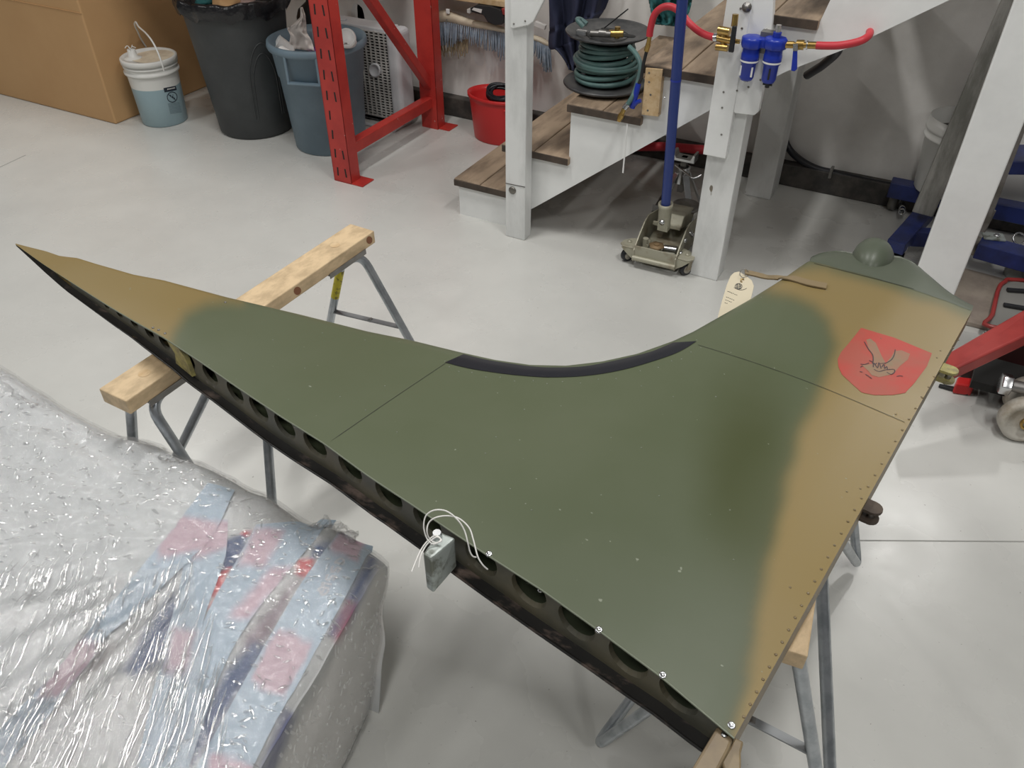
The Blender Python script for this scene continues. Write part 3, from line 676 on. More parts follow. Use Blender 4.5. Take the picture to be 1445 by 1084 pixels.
bands.append(band('c', [(312, 735), (268, 775), (250, 850), (228, 930), (190, 1100)], [(322, 735), (318, 790), (290, 870), (276, 950), (262, 1100)],
    [([(300, 730), (325, 735), (322, 772), (270, 790), (276, 765)], PNK*.97, 6), ([(245, 885), (275, 890), (262, 950), (232, 945)], PNK, 8)], .0045))
bands.append(band('d', [(294, 684), (258, 732), (223, 776), (125, 893), (56, 977), (-30, 1060)], [(332, 693), (302, 757), (262, 800), (150, 910), (75, 1008), (-5, 1100)],
    [([(255, 728), (312, 738), (290, 775), (225, 788), (222, 772)], PNK*.97, 5), ([(112, 898), (150, 912), (85, 985), (50, 990), (68, 955)], PNK*.82, 6), ([(52, 985), (90, 985), (0, 1100), (-40, 1060)], LB*.72, 6)], .006))
# faint lettering on the right-hand band
fn = bands[0][0]; g = G()
LET = {'s': [[(1, .85), (.5, 1), (.05, .8), (.2, .55), (.8, .45), (.95, .2), (.5, 0), (0, .15)]], 'e': [[(.05, .5), (.95, .5), (.85, .85), (.5, 1), (.1, .8), (.05, .3), (.4, 0), (.95, .15)]],
       'n': [[(.1, 0), (.1, 1)], [(.1, .7), (.5, 1), (.9, .75), (.9, 0)]], 'o': [[(.5, 0), (.05, .3), (.05, .7), (.5, 1), (.95, .7), (.95, .3), (.5, 0)]]}
word = 'ensso'
for k, ch in enumerate(word):
    for st in LET[ch]:
        pts = []
        for a, b in st:
            s_ = (k+a*.72)/len(word); pts.append(fn(.335-.19*s_, .60-.20*b)+V((0, 0, .001)))
        pts = smooth_path(pts, 3); vs = []
        for j, p in enumerate(pts):
            t = (pts[min(j+1, len(pts)-1)]-pts[max(j-1, 0)]).normalized(); o_ = V((-t.y, t.x, 0)).normalized()*.0026
            vs += [p-o_, p+o_]
        g.add(vs, [(2*j, 2*j+2, 2*j+3, 2*j+1) for j in range(len(pts)-1)])
g.build('lettering', mat('pale_print', (.60, .62, .66), .6), bands[0][1])
# clear film lying loosely over everything
def filmz(x, y): return ztop(x, y)+.0095+.004*nz(x*22+y*9, y*7-x*3, 2)+.0016*nz(x*60, y*60, 6)+.0012*nz(x*130, y*110, 2)
g = G(); g.grid(lambda u, v: (lambda q: V((q[0], q[1], filmz(*q))))(topxy(u, v)), 460, 340, True)
fe = [V((p.x, p.y+.006, filmz(p.x, p.y))) for p in far_e]; re_ = [V((p.x+.006, p.y, filmz(p.x, p.y))) for p in right_e]
g.grid(lambda u, v: side(u, v, fe, lambda p: V((p.x-.03*(p.x > -.9), p.y-.075, .008))), 160, 16, True)
g.grid(lambda u, v: side(u, v, re_, lambda p: V((p.x-.055, p.y-.075*max(0, (p.y-.4)/.4), .008))), 120, 20, True, True)
g.build('stretch_film', MT['film'], load)
# extra turns of film with long taut streaks at the near corner, and loose tufts along the far edge
q = [at(a, b, ZT) for a, b in ((-60, 850), (275, 800), (335, 1010), (300, 1110), (-60, 1110))]
A_, B_, C_, D_ = q[0], q[1], q[3], q[4]
g = G(); g.grid(lambda u, v: (lambda p: V((p.x, p.y, filmz(p.x, p.y)+.003)))(A_.lerp(B_, u).lerp(D_.lerp(C_, u), v)), 90, 40, True, True); g.build('film_layer', MT['filmstreak'], load)
# crinkles of the film: small raised ridges, short and random on the load, long and parallel in the taut near corner
rg = random.Random(5); STRK = [(-60, 830), (120, 800), (270, 800), (335, 960), (310, 1110), (-60, 1110)]
def ridge(g, p, ang, ln, wd, ht, zf):
    dx, dy = math.cos(ang), math.sin(ang); vs = []; ns = 3 if ln < .03 else 7
    for i in range(ns+1):
        t = i/ns-.5; k = 1-(2*t)**4
        for j in range(5):
            c = (j/4-.5)*wd*max(.15, k); x = p[0]+dx*t*ln-dy*c; y = p[1]+dy*t*ln+dx*c
            vs.append(V((x, y, zf(x, y)+.0006+ht*k*math.cos((j/4-.5)*2.6))))
    g.add(vs, [(i*5+j, (i+1)*5+j, (i+1)*5+j+1, i*5+j+1) for i in range(ns) for j in range(4)], True)
g = G(); gl_ = G(); SDIR = math.atan2(_d.y, _d.x)
for k in range(5200):
    x, y = topxy(rg.random(), 1-(1-.42)*0-.60*rg.random()); px, py = pxof((x, y, ZT))
    if px < -20 or py > 1100: continue
    if polysd([(px, py)], STRK)[0] > 0:
        if rg.random() < .5: ridge(gl_, (x, y), SDIR+rg.uniform(-.10, .10), rg.uniform(.03, .13), rg.uniform(.0025, .005), .0012, lambda a, b: filmz(a, b)+.0035)
        if rg.random() < .5: continue
    dens = .5+.8*nz(x*5, y*8, 9)
    if rg.random() > dens+.25: continue
    ridge(g, (x, y), rg.uniform(0, 3.1416) if rg.random() < .45 else rg.gauss(.35, .35), rg.uniform(.006, .022), rg.uniform(.003, .006), .0013, filmz)
# the same on the right-hand side face
for k in range(900):
    u, v = rg.random(), rg.random()*.95; b = side(u, v, re_, lambda p: V((p.x-.055, p.y-.075*max(0, (p.y-.4)/.4), .008))); L_ = rg.uniform(.006, .02); W_ = rg.uniform(.003, .006); a = rg.gauss(1.57, .5); vs = []
    for i in range(4):
        for j in range(5):
            t = i/3-.5; c = (j/4-.5)*W_; s1 = t*L_*math.cos(a)-c*math.sin(a); s2 = t*L_*math.sin(a)+c*math.cos(a)
            vs.append(b+V((.0015+.0013*math.cos((j/4-.5)*2.6), s1, s2)))
    g.add(vs, [(i*5+j, (i+1)*5+j, (i+1)*5+j+1, i*5+j+1) for i in range(3) for j in range(4)], True)
g.build('film_crinkles', MT['crinkle'], load, kind='stuff'); gl_.build('film_streaks', MT['crinkle'], load, kind='stuff')
def tuft(px0, px1, hgt, seed):
    def fn(u, v):
        a = px0[0]+(px1[0]-px0[0])*u; b = px0[1]+(px1[1]-px0[1])*u; p = at(a, b, ZT-.02)
        w_ = hgt*math.sin(math.pi*min(1, max(0, u*.9+.05)))*(.7+.5*nz(u*5, seed))
        return p+V((.02*nz(u*7, v*4, seed), .025*nz(u*8, v*5, seed+3)+.01*v, w_*v))
    gg = G(); gg.grid(fn, 24, 8, True); gg.build('film_tuft', MT['film'], load)
tuft((-25, 545), (62, 592), .07, 2); tuft((215, 655), (262, 662), .035, 5); tuft((310, 712), (385, 722), .025, 9); tuft((440, 748), (500, 762), .05, 14)
# ------------------------------------------------------------------ staircase
SF = 3.04
st = thing('staircase', 'white painted open staircase with worn brown wooden treads rising to the right', 'staircase', (-1.3, 3.5, 0))
saw = [(-1.93, 0), (-1.93, .155), (-1.672, .155), (-1.672, .375), (-1.366, .375), (-1.366, .607), (-1.061, .607), (-1.061, .812), (-.764, .812), (-.764, 1.046), (-.472, 1.046), (-.42, 1.262), (-.18, 1.262), (-.18, 1.482), (.12, 1.482), (.12, 1.60), (.45, 1.60), (-.097, 1.182), (-.35, 1.005), (-.541, .895), (-.771, .728), (-.924, .607), (-1.521, .136), (-1.66, .03), (-1.66, 0)]
for nm, y in (('stringer', SF), ('stringer', 4.06)):
    g = G(); g.prism([(x, y, z) for x, z in saw], (0, .036, 0)); g.build(nm, MT['white2'], st)
TR = [(-1.945, -1.655, .190), (-1.685, -1.360, .410), (-1.378, -1.052, .643), (-1.073, -.756, .848), (-.776, -.466, 1.082), (-.48, -.17, 1.30), (-.18, .13, 1.52)]
for x0, x1, z in TR:
    for k, (a, b) in enumerate(((0, .485), (.495, 1))):
        g = G(); g.lohi((x0+(x1-x0)*a, SF-.018-.004*k, z-.036), (x0+(x1-x0)*b, 4.09, z-.0015*k)); g.build('tread_plank', MT['tread'], st, bevel=.005)
    g = G(); g.lohi((x0+.002, SF-.0235, z-.034), (x1-.002, SF-.0175, z-.004)); g.build('tread_edge', MT['treaddark'], st, bevel=.002)
g = G(); g.lohi((-1.93, SF+.04, 0), (-1.915, 4.06, .153)); g.build('riser', MT['white'], st)
# newel post with its bolted gusset
g = G(); g.lohi((-1.631, SF-.085, 0), (-1.532, SF-.022, 1.5)); nw = g.build('newel_post', MT['white'], st, bevel=.004)
g = G(); c = V((-1.595, SF-.085, .237)); g.lathe([(.018, 0), (.018, .004), (.011, .008), (.0001, .009)], c, 10, (0, -1, 0)); g.build('bolt', MT['steel'], nw)
g = G(); g.tube([(-1.63, SF-.086, .263), (-1.532, SF-.086, .266)], .0016, 4); g.build('joint', MT['sill'], nw)
g = G(); zt = [aty(a, b, SF-.10) for a, b in ((720, -60), (720, 39), (724, 40.5), (745, 36), (752, 31), (775, -14), (800, -60))]
g.prism(zt, (0, .016, 0)); gs = g.build('gusset_board', MT['white2'], st, bevel=.003)
for px, py in ((725, 33.5), (741, 29.5)):
    g = G(); g.ball(aty(px, py, SF-.1005), .004, 8); g.build('screw', MT['steel'], gs)
# centre post and the boards nailed on it
g = G(); g.lohi((-.775, SF-.005, 0), (-.648, SF-.001+.10, 1.6)); ps = g.build('support_post', MT['white'], st, bevel=.004)
g = G(); g.lohi((-.781, SF-.045, .555), (-.692, SF-.006, 1.6)); b1_ = g.build('nailed_board', MT['white2'], st, bevel=.003)
g = G(); g.prism([aty(a, b, SF-.042) for a, b in ((1040, -60), (1035, 158), (1037, 160), (1064, 163), (1070, 158), (1082, 100), (1090, 30), (1093, -60))], (0, .034, 0)); b2_ = g.build('nailed_board', MT['white2'], st, bevel=.003)
for b_, pl in ((b1_, ((1021, 130), (1040, 128), (1019, 152), (1018, 190), (1047, 40), (1045, 12))), (b2_, ((1073, 113), (1056, 123), (1072, 55), (1082, 42)))):
    for px, py in pl:
        g = G(); p = aty(px, py, SF-.046 if b_ is b1_ else SF-.0425); g.lathe([(.0042, 0), (.003, .001), (.0001, .0012)], p, 8, (0, -1, 0)); g.build('nail_head', MT['steel'], b_)
g = G(); p = aty(1054, 10, SF-.046); g.lathe([(.017, 0), (.017, .003), (.010, .004), (.010, .012), (.0001, .012)], p, 12, (0, -1, 0)); g.build('bolt', MT['steel'], b1_)
g = G(); g.lohi((-.775, 3.90, 0), (-.645, 4.06, 1.02)); g.build('rear_post', MT['white'], st, bevel=.005)
# pine offcut
g = G(); g.prism([aty(a, b, SF-.03) for a, b in ((911, 96), (935, 98), (929, 165), (905, 162))], (0, .029, 0)); pb = g.build('pine_block', MT['pine'], st, bevel=.002)
for px, py in ((916, 103), (916, 116), (918, 134), (914, 156)):
    g = G(); p = aty(px, py, SF-.0302); g.lathe([(.0045, 0), (.003, .0008), (.0001, .001)], p, 8, (0, -1, 0)); g.build('screw', MT['steel'], pb)
# tall white column at the right
g = G(); g.lohi((.075, SF-.10, 0), (.221, SF-.03, 2.6))
o = tag(g.build('timber_column', MT['white2'], bevel=.004), 'broad white timber column at the right, standing behind the tip of the fin', 'column')

# ------------------------------------------------------------------ rack
rk = thing('pallet_rack_frame', 'red slotted steel pallet rack upright frame with diagonal and horizontal braces', 'rack', (-2.65, 3.5, 0))
def upright(y0, y1, slots):
    g = G(); g.lohi((-2.70, y0, 0), (-2.59, y0+.004, 2.4)); g.lohi((-2.70, y0, 0), (-2.696, y1, 2.4)); g.lohi((-2.594, y0, 0), (-2.59, y1, 2.4))
    u = g.build('upright', MT['red'], rk)
    if slots:
        for k in range(10):
            z = .055+k*.098
            for sx, lean in ((-.024, .004), (.026, -.004)):
                if (k+3*(sx > 0)) % 7 in (5, 6) and sx > 0: continue
                g = G(); g.prism([(-2.645+sx-.0045+lean*.4, y0-.0006, z+.024), (-2.645+sx+.0045+lean*.4, y0-.0006, z+.024), (-2.645+sx+.0045-lean*.4, y0-.0006, z-.022), (-2.645+sx-.0045-lean*.4, y0-.0006, z-.022)], (0, .0005, 0)); g.build('slot', MT['dark'], u)
    return u
upright(3.05, 3.125, True); upright(3.88, 3.955, False)
for y0 in (3.02, 3.86):
    g = G(); g.lohi((-2.70, y0+.03, 0), (-2.52, y0+.13, .006)); g.build('foot_plate', MT['red'], rk, bevel=.002)
g = G(); g.lohi((-2.672, 3.12, .125), (-2.618, 3.89, .185)); g.build('horizontal_brace', MT['red'], rk, bevel=.004)
g = G(); g.beam((-2.645, 3.90, .24), (-2.645, 3.05, 1.26), .05, .045); g.build('diagonal_brace', MT['red'], rk, bevel=.004)
for y_ in (3.06, 3.90):
    g = G(); g.lohi((-5.9, y_, 1.30), (-2.70, y_+.05, 1.42)); g.build('beam', MT['red'], rk, bevel=.004)
for k in range(6):
    g = G(); g.lohi((-5.88+k*.53, 3.02, 1.422), (-5.88+k*.53+.52, 4.0, 1.445)); g.build('deck_board', MT['pine'], rk, bevel=.002)
zs = aty(722, 12, 4.0).z; g = G(); g.lohi((-2.66, 4.0, zs), (aty(734, 14, 4.0).x, 4.158, zs+.028))
tag(g.build('plywood_shelf', MT['pine'], bevel=.002), 'yellowish plywood shelf above the dust mop, behind the newel post', 'shelf')

# ------------------------------------------------------------------ cardboard box
bx = thing('cardboard_box', 'large brown cardboard box standing at the far left edge', 'box', (-5.0, 3.6, 0))
g = G(); g.lohi((-5.75, 3.04, .0), (-4.315, 4.06, 1.2)); bb = g.build('box_body', MT['card'], bx, bevel=.01, seg=3)
g = G(); g.lohi((-5.75, 3.036, .62), (-4.31, 3.041, .622)); g.build('crease', MT['card'], bb)

# ------------------------------------------------------------------ pail of blue fluid
pc = V((-4.115, 3.235, 0)); pl_ = thing('fluid_pail', 'white translucent plastic pail half full of blue washer fluid beside the cardboard box', 'bucket', pc)
g = G(); g.lathe([(.0001, 0), (.124, 0), (.130, .006), (.1375, .22)], pc, 40); lower = g.build('fluid_section', MT['fluid'], pl_)
g = G(); g.lathe([(.1376, .218), (.141, .285), (.142, .29), (.152, .292), (.153, .304), (.143, .308), (.143, .325), (.150, .327), (.151, .334), (.144, .338), (.144, .35)], pc, 40); g.build('pail_rim', MT['pail'], pl_)
g = G(); g.lathe([(.146, .346), (.155, .347), (.156, .372), (.151, .376), (.143, .376), (.140, .366), (.0001, .367)], pc, 40); lid = g.build('lid', MT['pail'], pl_)
g = G(); g.lathe([(.12, .3675), (.0001, .3685)], pc+V((.02, .02, 0)), 32); g.build('lid_stain', MT['mopbeige'], lid)
sp = pc+V((-.06, -.055, .366)); g = G(); g.lathe([(.05, 0), (.042, .006), (.026, .012), (.024, .034), (.022, .036), (.022, .050), (.0001, .052)], sp, 20); spo = g.build('spout', MT['pail'], pl_)
g = G()
for k in range(4):
    a = k*1.7; g.tube(smooth_path([sp+V((0, 0, .05)), sp+V((.018*math.cos(a), .018*math.sin(a), .066)), sp+V((.03*math.cos(a+.5), .03*math.sin(a+.5), .056))], 4), .0025, 5)
g.build('spout_tabs', MT['pail'], spo)
g = G(); pts = []
hd = V((.62, .12, 0)).normalized()
for k in range(17):
    a = math.pi*k/16; l = -math.cos(a); hgt = math.sin(a)
    pts.append(pc+V((-.02, -.10, .30))+V((.83, -.55, 0)).normalized()*(.03)+V((-.35, .10, 0))*0+V((.66, -.75, 0)).normalized()*(.06*(l+1)/2)+V((-.75, .66, 0)).normalized()*(-.02)+V((0, 0, 0)))
hp = [aty(231.5, 100, 3.085), aty(228, 88, 3.08), aty(222, 72, 3.09), aty(214, 57, 3.11), aty(205, 46, 3.16), aty(196, 38, 3.22), aty(191.5, 31, 3.26), aty(190, 35, 3.29), aty(194, 44, 3.33), aty(199, 55, 3.36), aty(206, 66, 3.39)]
g.tube(smooth_path(hp, 5), .0048, 8); g.build('bail_handle', MT['pail'], pl_)
def onpail(px, py, off):
    d = ray(px, py); o_ = EYE-pc; z0 = .12
    R = .1345+off; a = d.x*d.x+d.y*d.y; b = 2*(o_.x*d.x+o_.y*d.y); c = o_.x**2+o_.y**2-R*R
    t = (-b-math.sqrt(max(0, b*b-4*a*c)))/(2*a); p = EYE+d*t
    R = .130+.0075*max(0, min(1, (p.z-.006)/.214))+off; c = o_.x**2+o_.y**2-R*R
    t = (-b-math.sqrt(max(0, b*b-4*a*c)))/(2*a); return EYE+d*t
def quadgrid(g, a, b, c, d, fn, n=6):
    a, b, c, d = V(a), V(b), V(c), V(d)
    g.grid(lambda u, v: fn(*(a.lerp(b, u).lerp(d.lerp(c, u), v)), .001), n, n, True, True)
g = G(); quadgrid(g, (230.5, 124.5), (248, 121), (249.5, 127), (232.3, 130.5), onpail); g.build('label_header', MT['labelk'], lower)
g = G()
n = 22; cxy = (243, 137)
g.tube([onpail(cxy[0]+7*math.cos(6.283*k/n), cxy[1]+7.2*math.sin(6.283*k/n), .0012) for k in range(n)], .0022, 5, True)
g.tube([onpail(cxy[0]-5.5+11*t, cxy[1]-3.5+8*t, .0012) for t in (0, .25, .5, .75, 1)], .002, 5)
for a, b, r in ((-2.5, -2, .007), (.5, 0, .0095), (3, 1.5, .006), (1, -3, .004)):
    p = onpail(cxy[0]+a, cxy[1]+b, .0005); g.ball(p, r, 8, (1, .3, .8))
g.build('warning_symbol', MT['labelk'], lower)
g = G()
for k in range(8):
    t = k/7; quadgrid(g, (237+t*3.2, 146.5+t*13.3), (253+t*3.4, 144.3+t*13.2), (253.2+t*3.4, 145.2+t*13.2), (237.2+t*3.2, 147.4+t*13.3), onpail, 3)
g.build('label_text', MT['labelg'], lower)
g = G()
for k in range(6):
    quadgrid(g, (236+k*1.9, 125.2-k*.38), (237.2+k*1.9, 125-k*.38), (237.4+k*1.9, 126.8-k*.38), (236.2+k*1.9, 127-k*.38), lambda x, y, o_: onpail(x, y, .0018), 1)
g.build('label_text', MT['pail'], lower)

# ------------------------------------------------------------------ charcoal bin with bag
bc = V((-3.555, 3.42, 0)); bn = thing('charcoal_bin', 'tall charcoal plastic bin lined with a black bag, left of the blue-grey bin', 'bin', bc)
g = G(); g.lathe([(.0001, 0), (.20, 0), (.212, .012), (.236, .30), (.268, .64), (.29, .70), (.29, .725), (.262, .72), (.235, .30), (.19, .02)], bc, 48); bo = g.build('bin_body', MT['bincharcoal'], bn)
# moulded arch ridge around the hand hold
g = G()
for rr in (1, .82):
    pts = []
    for k in range(15):
        a = -.2+.0*k; t = k/14; ang = math.radians(-22+ (t-.5)*46*rr); zz = .20+(.30*rr+.03)*min(1, math.sin(math.pi*t)**.45) if 0 < t < 1 else .12
        r = .213+zz*.083; pts.append(bc+V((r*math.cos(ang), r*math.sin(ang), zz)))
    g.tube(smooth_path(pts, 2), .004, 6)
g.build('arch_ridge', MT['bincharcoal'], bo)
g = G()
def bagfn(u, v):
    a = 6.28319*u; w_ = .012*math.sin(a*9)+.010*math.sin(a*17+1)+.012*nz(math.cos(a)*3, math.sin(a)*3, v*4)
    prof = [(.20, .60), (.262, .70), (.285, .742), (.303, .738), (.304, .70), (.292, .66)]
    f = v*(len(prof)-1); i = min(len(prof)-2, int(f)); t = f-i; r = prof[i][0]*(1-t)+prof[i+1][0]*t; z = prof[i][1]*(1-t)+prof[i+1][1]*t
    k = max(0, v-.4)
    return bc+V(((r+w_*(.3+k))*math.cos(a), (r+w_*(.3+k))*math.sin(a), z+w_*1.2*(.3+k)))
g.grid(bagfn, 96, 14, True); g.build('bin_liner', MT['bag'], bn)
g = G(); g.lathe([(.225, .655), (.0001, .66)], bc, 24); g.build('rubbish_bed', MT['bag'], bn)
def crumple(name, c, r, m, label, cat, seed, sc=(1, 1, 1), amp=.45, group=None, n=14):
    g = G(); g.ball((0, 0, 0), 1, n, (1, 1, 1)); out = []
    for v_ in g.v:
        k = 1+amp*noise.noise(v_*1.7+V((seed, seed*2, 0)))+amp*.5*noise.noise(v_*4+V((seed, 0, seed)))
        out.append(V((v_.x*sc[0]*r*k, v_.y*sc[1]*r*k, v_.z*sc[2]*r*k))+V(c))
    g.v = out; return tag(g.build(name, m), label, cat, group)
crumple('tissue_wad', bc+V((.06, -.10, .70)), .07, MT['card'], 'tan crumpled paper towel in the charcoal bin', 'rubbish', 3, (1.2, 1, .6))
crumple('tissue_wad', bc+V((.15, -.05, .70)), .055, mat('pink_tissue', (.45, .33, .30), .8), 'pinkish crumpled tissue in the charcoal bin', 'rubbish', 5, (1.1, 1, .6))
crumple('wrapper', bc+V((-.09, -.12, .70)), .04, MT['teal'], 'teal scrap of wrapper in the charcoal bin', 'rubbish', 8, (1.1, 1, .6))

# jug with printed label between the bins
jc = V((-3.42, 3.90, 0)); jg = thing('labelled_jug', 'dark jug with a blue and black printed label behind the two bins', 'jug', jc)
g = G(); g.lathe([(.0001, 0), (.10, 0), (.105, .01), (.105, .52), (.09, .56), (.04, .60), (.035, .62), (.035, .65), (.0001, .65)], jc, 28); jb = g.build('jug_body', MT['black'], jg)
g = G(); g.lathe([(.1065, .18), (.1065, .50)], jc, 28); g.build('label', mat('jug_label', (.16, .115, .07), .5, col2=(.03, .025, .02), scale=26, lo=.46, hi=.52), jb)
g = G(); g.lathe([(.107, .455), (.107, .50)], jc, 28); g.build('label_header', MT['bluepaint'], jb)

# ------------------------------------------------------------------ blue-grey bin with rubbish
gc = V((-3.022, 3.435, 0)); gb = thing('blue_grey_bin', 'round blue-grey plastic bin full of coffee cups and wrappers behind the red rack', 'bin', gc)
g = G(); g.lathe([(.0001, 0), (.188, 0), (.195, .008), (.222, .40), (.228, .402), (.240, .53), (.256, .535), (.262, .55), (.258, .572), (.246, .575), (.232, .53), (.21, .38), (.19, .03)], gc, 56); go = g.build('bin_body', MT['binblue'], gb)
for ang in (-72, 108):
    g = G(); a = math.radians(ang); dr = V((math.cos(a), math.sin(a), 0)); tn_ = V((-dr.y, dr.x, 0))
    for s_ in (-1, 1): g.box(gc+dr*.236+tn_*s_*.085+V((0, 0, .475)), (.016, .014, .14), Matrix((dr, tn_, V((0, 0, 1)))).transposed())
    g.box(gc+dr*.236+V((0, 0, .408)), (.028, .18, .012), Matrix((dr, tn_, V((0, 0, 1)))).transposed()); g.build('handle', MT['binblue'], gb, bevel=.004)
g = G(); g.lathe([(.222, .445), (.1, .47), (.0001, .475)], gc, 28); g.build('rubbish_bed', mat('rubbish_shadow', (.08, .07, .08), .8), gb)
def cup(p, ax, r, h, label, lidded, m=None):
    ax = V(ax).normalized(); p = V(p); o = thing('coffee_cup', label, 'cup', p)
    g = G(); g.lathe([(.0001, 0), (r*.74, 0), (r*.74, .004), (r*.97, h)], p, 24, ax); g.build('cup_body', m or MT['cupw'], o)
    if lidded:
        g = G(); g.lathe([(r*1.04, h-.006), (r*1.06, h+.002), (r*1.0, h+.006), (r*.95, h+.016), (r*.90, h+.018), (r*.86, h+.010), (.0001, h+.012)], p, 28, ax); ld = g.build('lid', MT['cupw'], o)
        x = ax.cross(V((0, 0, 1))).normalized(); y = ax.cross(x)
        g = G(); g.box(p+ax*(h+.0185)-y*r*.62*(1 if (-y).z < 0 else -1)*1, (.014, .003, .004), Matrix((x, y, ax)).transposed()); g.build('sip_hole', MT['dark'], ld)
    else:
        g = G(); g.lathe([(r*.97, h), (r*1.02, h+.002), (r*.97, h+.005), (r*.9, h), (.0001, h*.4)], p, 24, ax); g.build('rim', MT['cupw'], o)
    return o
tl = aty(489, 54, 3.37); axc = (EYE-tl).normalized()+V((-.22, 0, .22))
cup(tl-axc.normalized()*.10, axc, .046, .10, 'white paper coffee cup with a white sip lid facing up in the blue-grey bin', True)
c2 = aty(402, 64, 3.36); cup(c2+V((.02, .03, -.04)), (-.55, -.5, .55), .042, .09, 'white foam cup lying open at the left of the blue-grey bin', False)
c3 = aty(404, 66, 3.30); cup(c3+V((.10, -.06, -.03)), (-.9, .1, .12), .038, .09, 'small white cup lying on its side at the front left of the blue-grey bin', False)
g = G()
q = [aty(a, b, 3.40) for a, b in ((408, 66), (412, 40), (423, 22), (425, 12), (431, 18), (432, 34), (440, 52), (443, 70), (425, 73))]
def tisf(u, v):
    L_ = [(407, 68), (410, 50), (405, 40), (414, 34), (424, 24), (424, 10)]; R_ = [(444, 72), (440, 58), (433, 46), (432, 34), (431, 22), (427, 10)]
    f = u*5; i = min(4, int(f)); t = f-i; a = V(L_[i]).lerp(V(L_[i+1]), t); b = V(R_[i]).lerp(V(R_[i+1]), t); p = a.lerp(b, v)
    return aty(p.x, p.y, 3.36+.022*math.sin(v*5+u*3)+.03*nz(u*6, v*5, 3)+.012*nz(u*15, v*13, 6))
g.grid(tisf, 24, 16, True); tag(g.build('plastic_bag', MT['tissue'], solid=.002), 'pale crumpled plastic bag standing up out of the blue-grey bin', 'bag')
crumple('paper_wad', gc+V((.02, .10, .50)), .11, mat('lilac_paper', (.50, .45, .50), .7), 'lilac-white crumpled paper at the back of the blue-grey bin', 'rubbish', 12, (1.2, .6, .9), .3)
crumple('wrapper', gc+V((.06, -.06, .50)), .065, MT['purple'], 'purple snack wrapper under the lidded cup in the blue-grey bin', 'rubbish', 15, (1.2, 1, .7))
crumple('paper_wad', gc+V((-.04, -.12, .48)), .065, MT['paper'], 'white crumpled napkin at the front of the blue-grey bin', 'rubbish', 21, (1.3, .8, .6))

# ------------------------------------------------------------------ box fan
fx0, fx1, fy0, fy1, fz1 = -3.31, -2.765, 3.80, 3.93, .545
fa = thing('box_fan', 'dusty white box fan with a wide louvred grille standing behind the rack', 'fan', ((fx0+fx1)/2, 3.86, 0))
g = G(); g.lohi((fx1-.085, fy0-.012, .012), (fx1, fy1, fz1)); g.build('side_housing', MT['fanw'], fa, bevel=.03, seg=4)
g = G(); g.lohi((fx0, fy0+.01, .012), (fx1-.08, fy0+.03, .045)); g.lohi((fx0, fy0+.01, fz1-.03), (fx1-.08, fy1, fz1-.004)); g.lohi((fx0, fy0+.01, .012), (fx0+.03, fy1, fz1-.01)); g.lohi((fx0, fy0+.01, .012), (fx1-.06, fy1, .04)); g.build('frame', MT['fanw'], fa, bevel=.006)
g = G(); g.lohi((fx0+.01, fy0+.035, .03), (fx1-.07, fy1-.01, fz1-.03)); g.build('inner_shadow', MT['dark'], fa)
g = G()
nvb, nhb = 13, 30
for k in range(nvb+1):
    x = fx0+.02+(fx1-.10-fx0-.02)*k/nvb; g.lohi((x-.0028, fy0, .04), (x+.0028, fy0+.012, fz1-.02))
for k in range(nhb+1):
    z = .045+(fz1-.07)*k/nhb; g.lohi((fx0+.02, fy0+.003, z-.0026), (fx1-.085, fy0+.012, z+.0026))
g.build('grille', MT['fangrey'], fa, kind='stuff')
g = G(); cb = aty(529, 99, fy0-.002); g.lathe([(.040, 0), (.038, .006), (.030, .008), (.028, .004), (.0001, .006)], cb, 28, (0, -1, 0), 1.15, .95); g.build('badge', MT['fanw'], fa)
g = G(); cb = aty(560, 52, fy0-.014); g.lathe([(.024, 0), (.022, .008), (.018, .012), (.0001, .012)], cb, 20, (0, -1, 0)); g.build('dial', MT['fangrey'], fa)
g = G(); g.lohi((fx0+.1, fy0+.03, fz1-.006), (fx0+.16, fy0+.06, fz1+.004)); g.build('carry_handle', MT['fanw'], fa, bevel=.003)
g = G(); g.tube([(fx0+.05, fy0-.06, .010), (fx1-.03, fy0-.07, .010)], .010, 8); g.tube([(fx0+.05, fy0+.1, .010), (fx0+.05, fy0-.06, .010)], .010, 8); g.tube([(fx1-.03, fy0+.1, .010), (fx1-.03, fy0-.07, .010)], .010, 8); g.build('feet', MT['fanw'], fa)

# ------------------------------------------------------------------ dust mop on the wall
mo = thing('dust_mop', 'long beige-backed dust mop with blue-grey fringe hanging on the back wall', 'mop', (-2.3, 4.05, .45))
MTOP = [(611, 30), (616, 19), (626, 14.5), (634, 16), (645, 20), (660, 26), (675, 30), (692, 33), (706, 37), (720, 43), (740, 47), (758, 51), (770, 56), (776, 62)]
MBOT = [(611, 35), (617, 34), (632, 33), (650, 37), (670, 41), (690, 44), (706, 47), (722, 50), (740, 56), (758, 60), (770, 66), (776, 66)]
tp = smooth_path([V((a, b, 0)) for a, b in MTOP], 6); bt = smooth_path([V((a, b, 0)) for a, b in MBOT], 7)
def pick(l, u): return l[min(len(l)-1, int(round(u*(len(l)-1))))]
g = G(); g.grid(lambda u, v: aty(*(pick(tp, u).lerp(pick(bt, u), v)).xy, 4.07-.035*math.sin(math.pi*v)**.6), 60, 8, True); g.build('canvas_back', MT['mopbeige'], mo, solid=.006)
g = G()
rg = random.Random(3)
for k in range(150):
    u = k/149; p = pick(bt, u); dy = 23+rg.uniform(-5, 5)+6*math.sin(u*14)+3*math.sin(u*37)+6*u; dx = rg.uniform(-2.5, 2.5); yy = 4.035-rg.uniform(0, .025)
    g.tube([aty(p.x, p.y-1.5, 4.04), aty(p.x+dx*.5, p.y+dy*.5, yy), aty(p.x+dx, p.y+dy, yy+.01)], [.0036, .0042, .0026], 5)
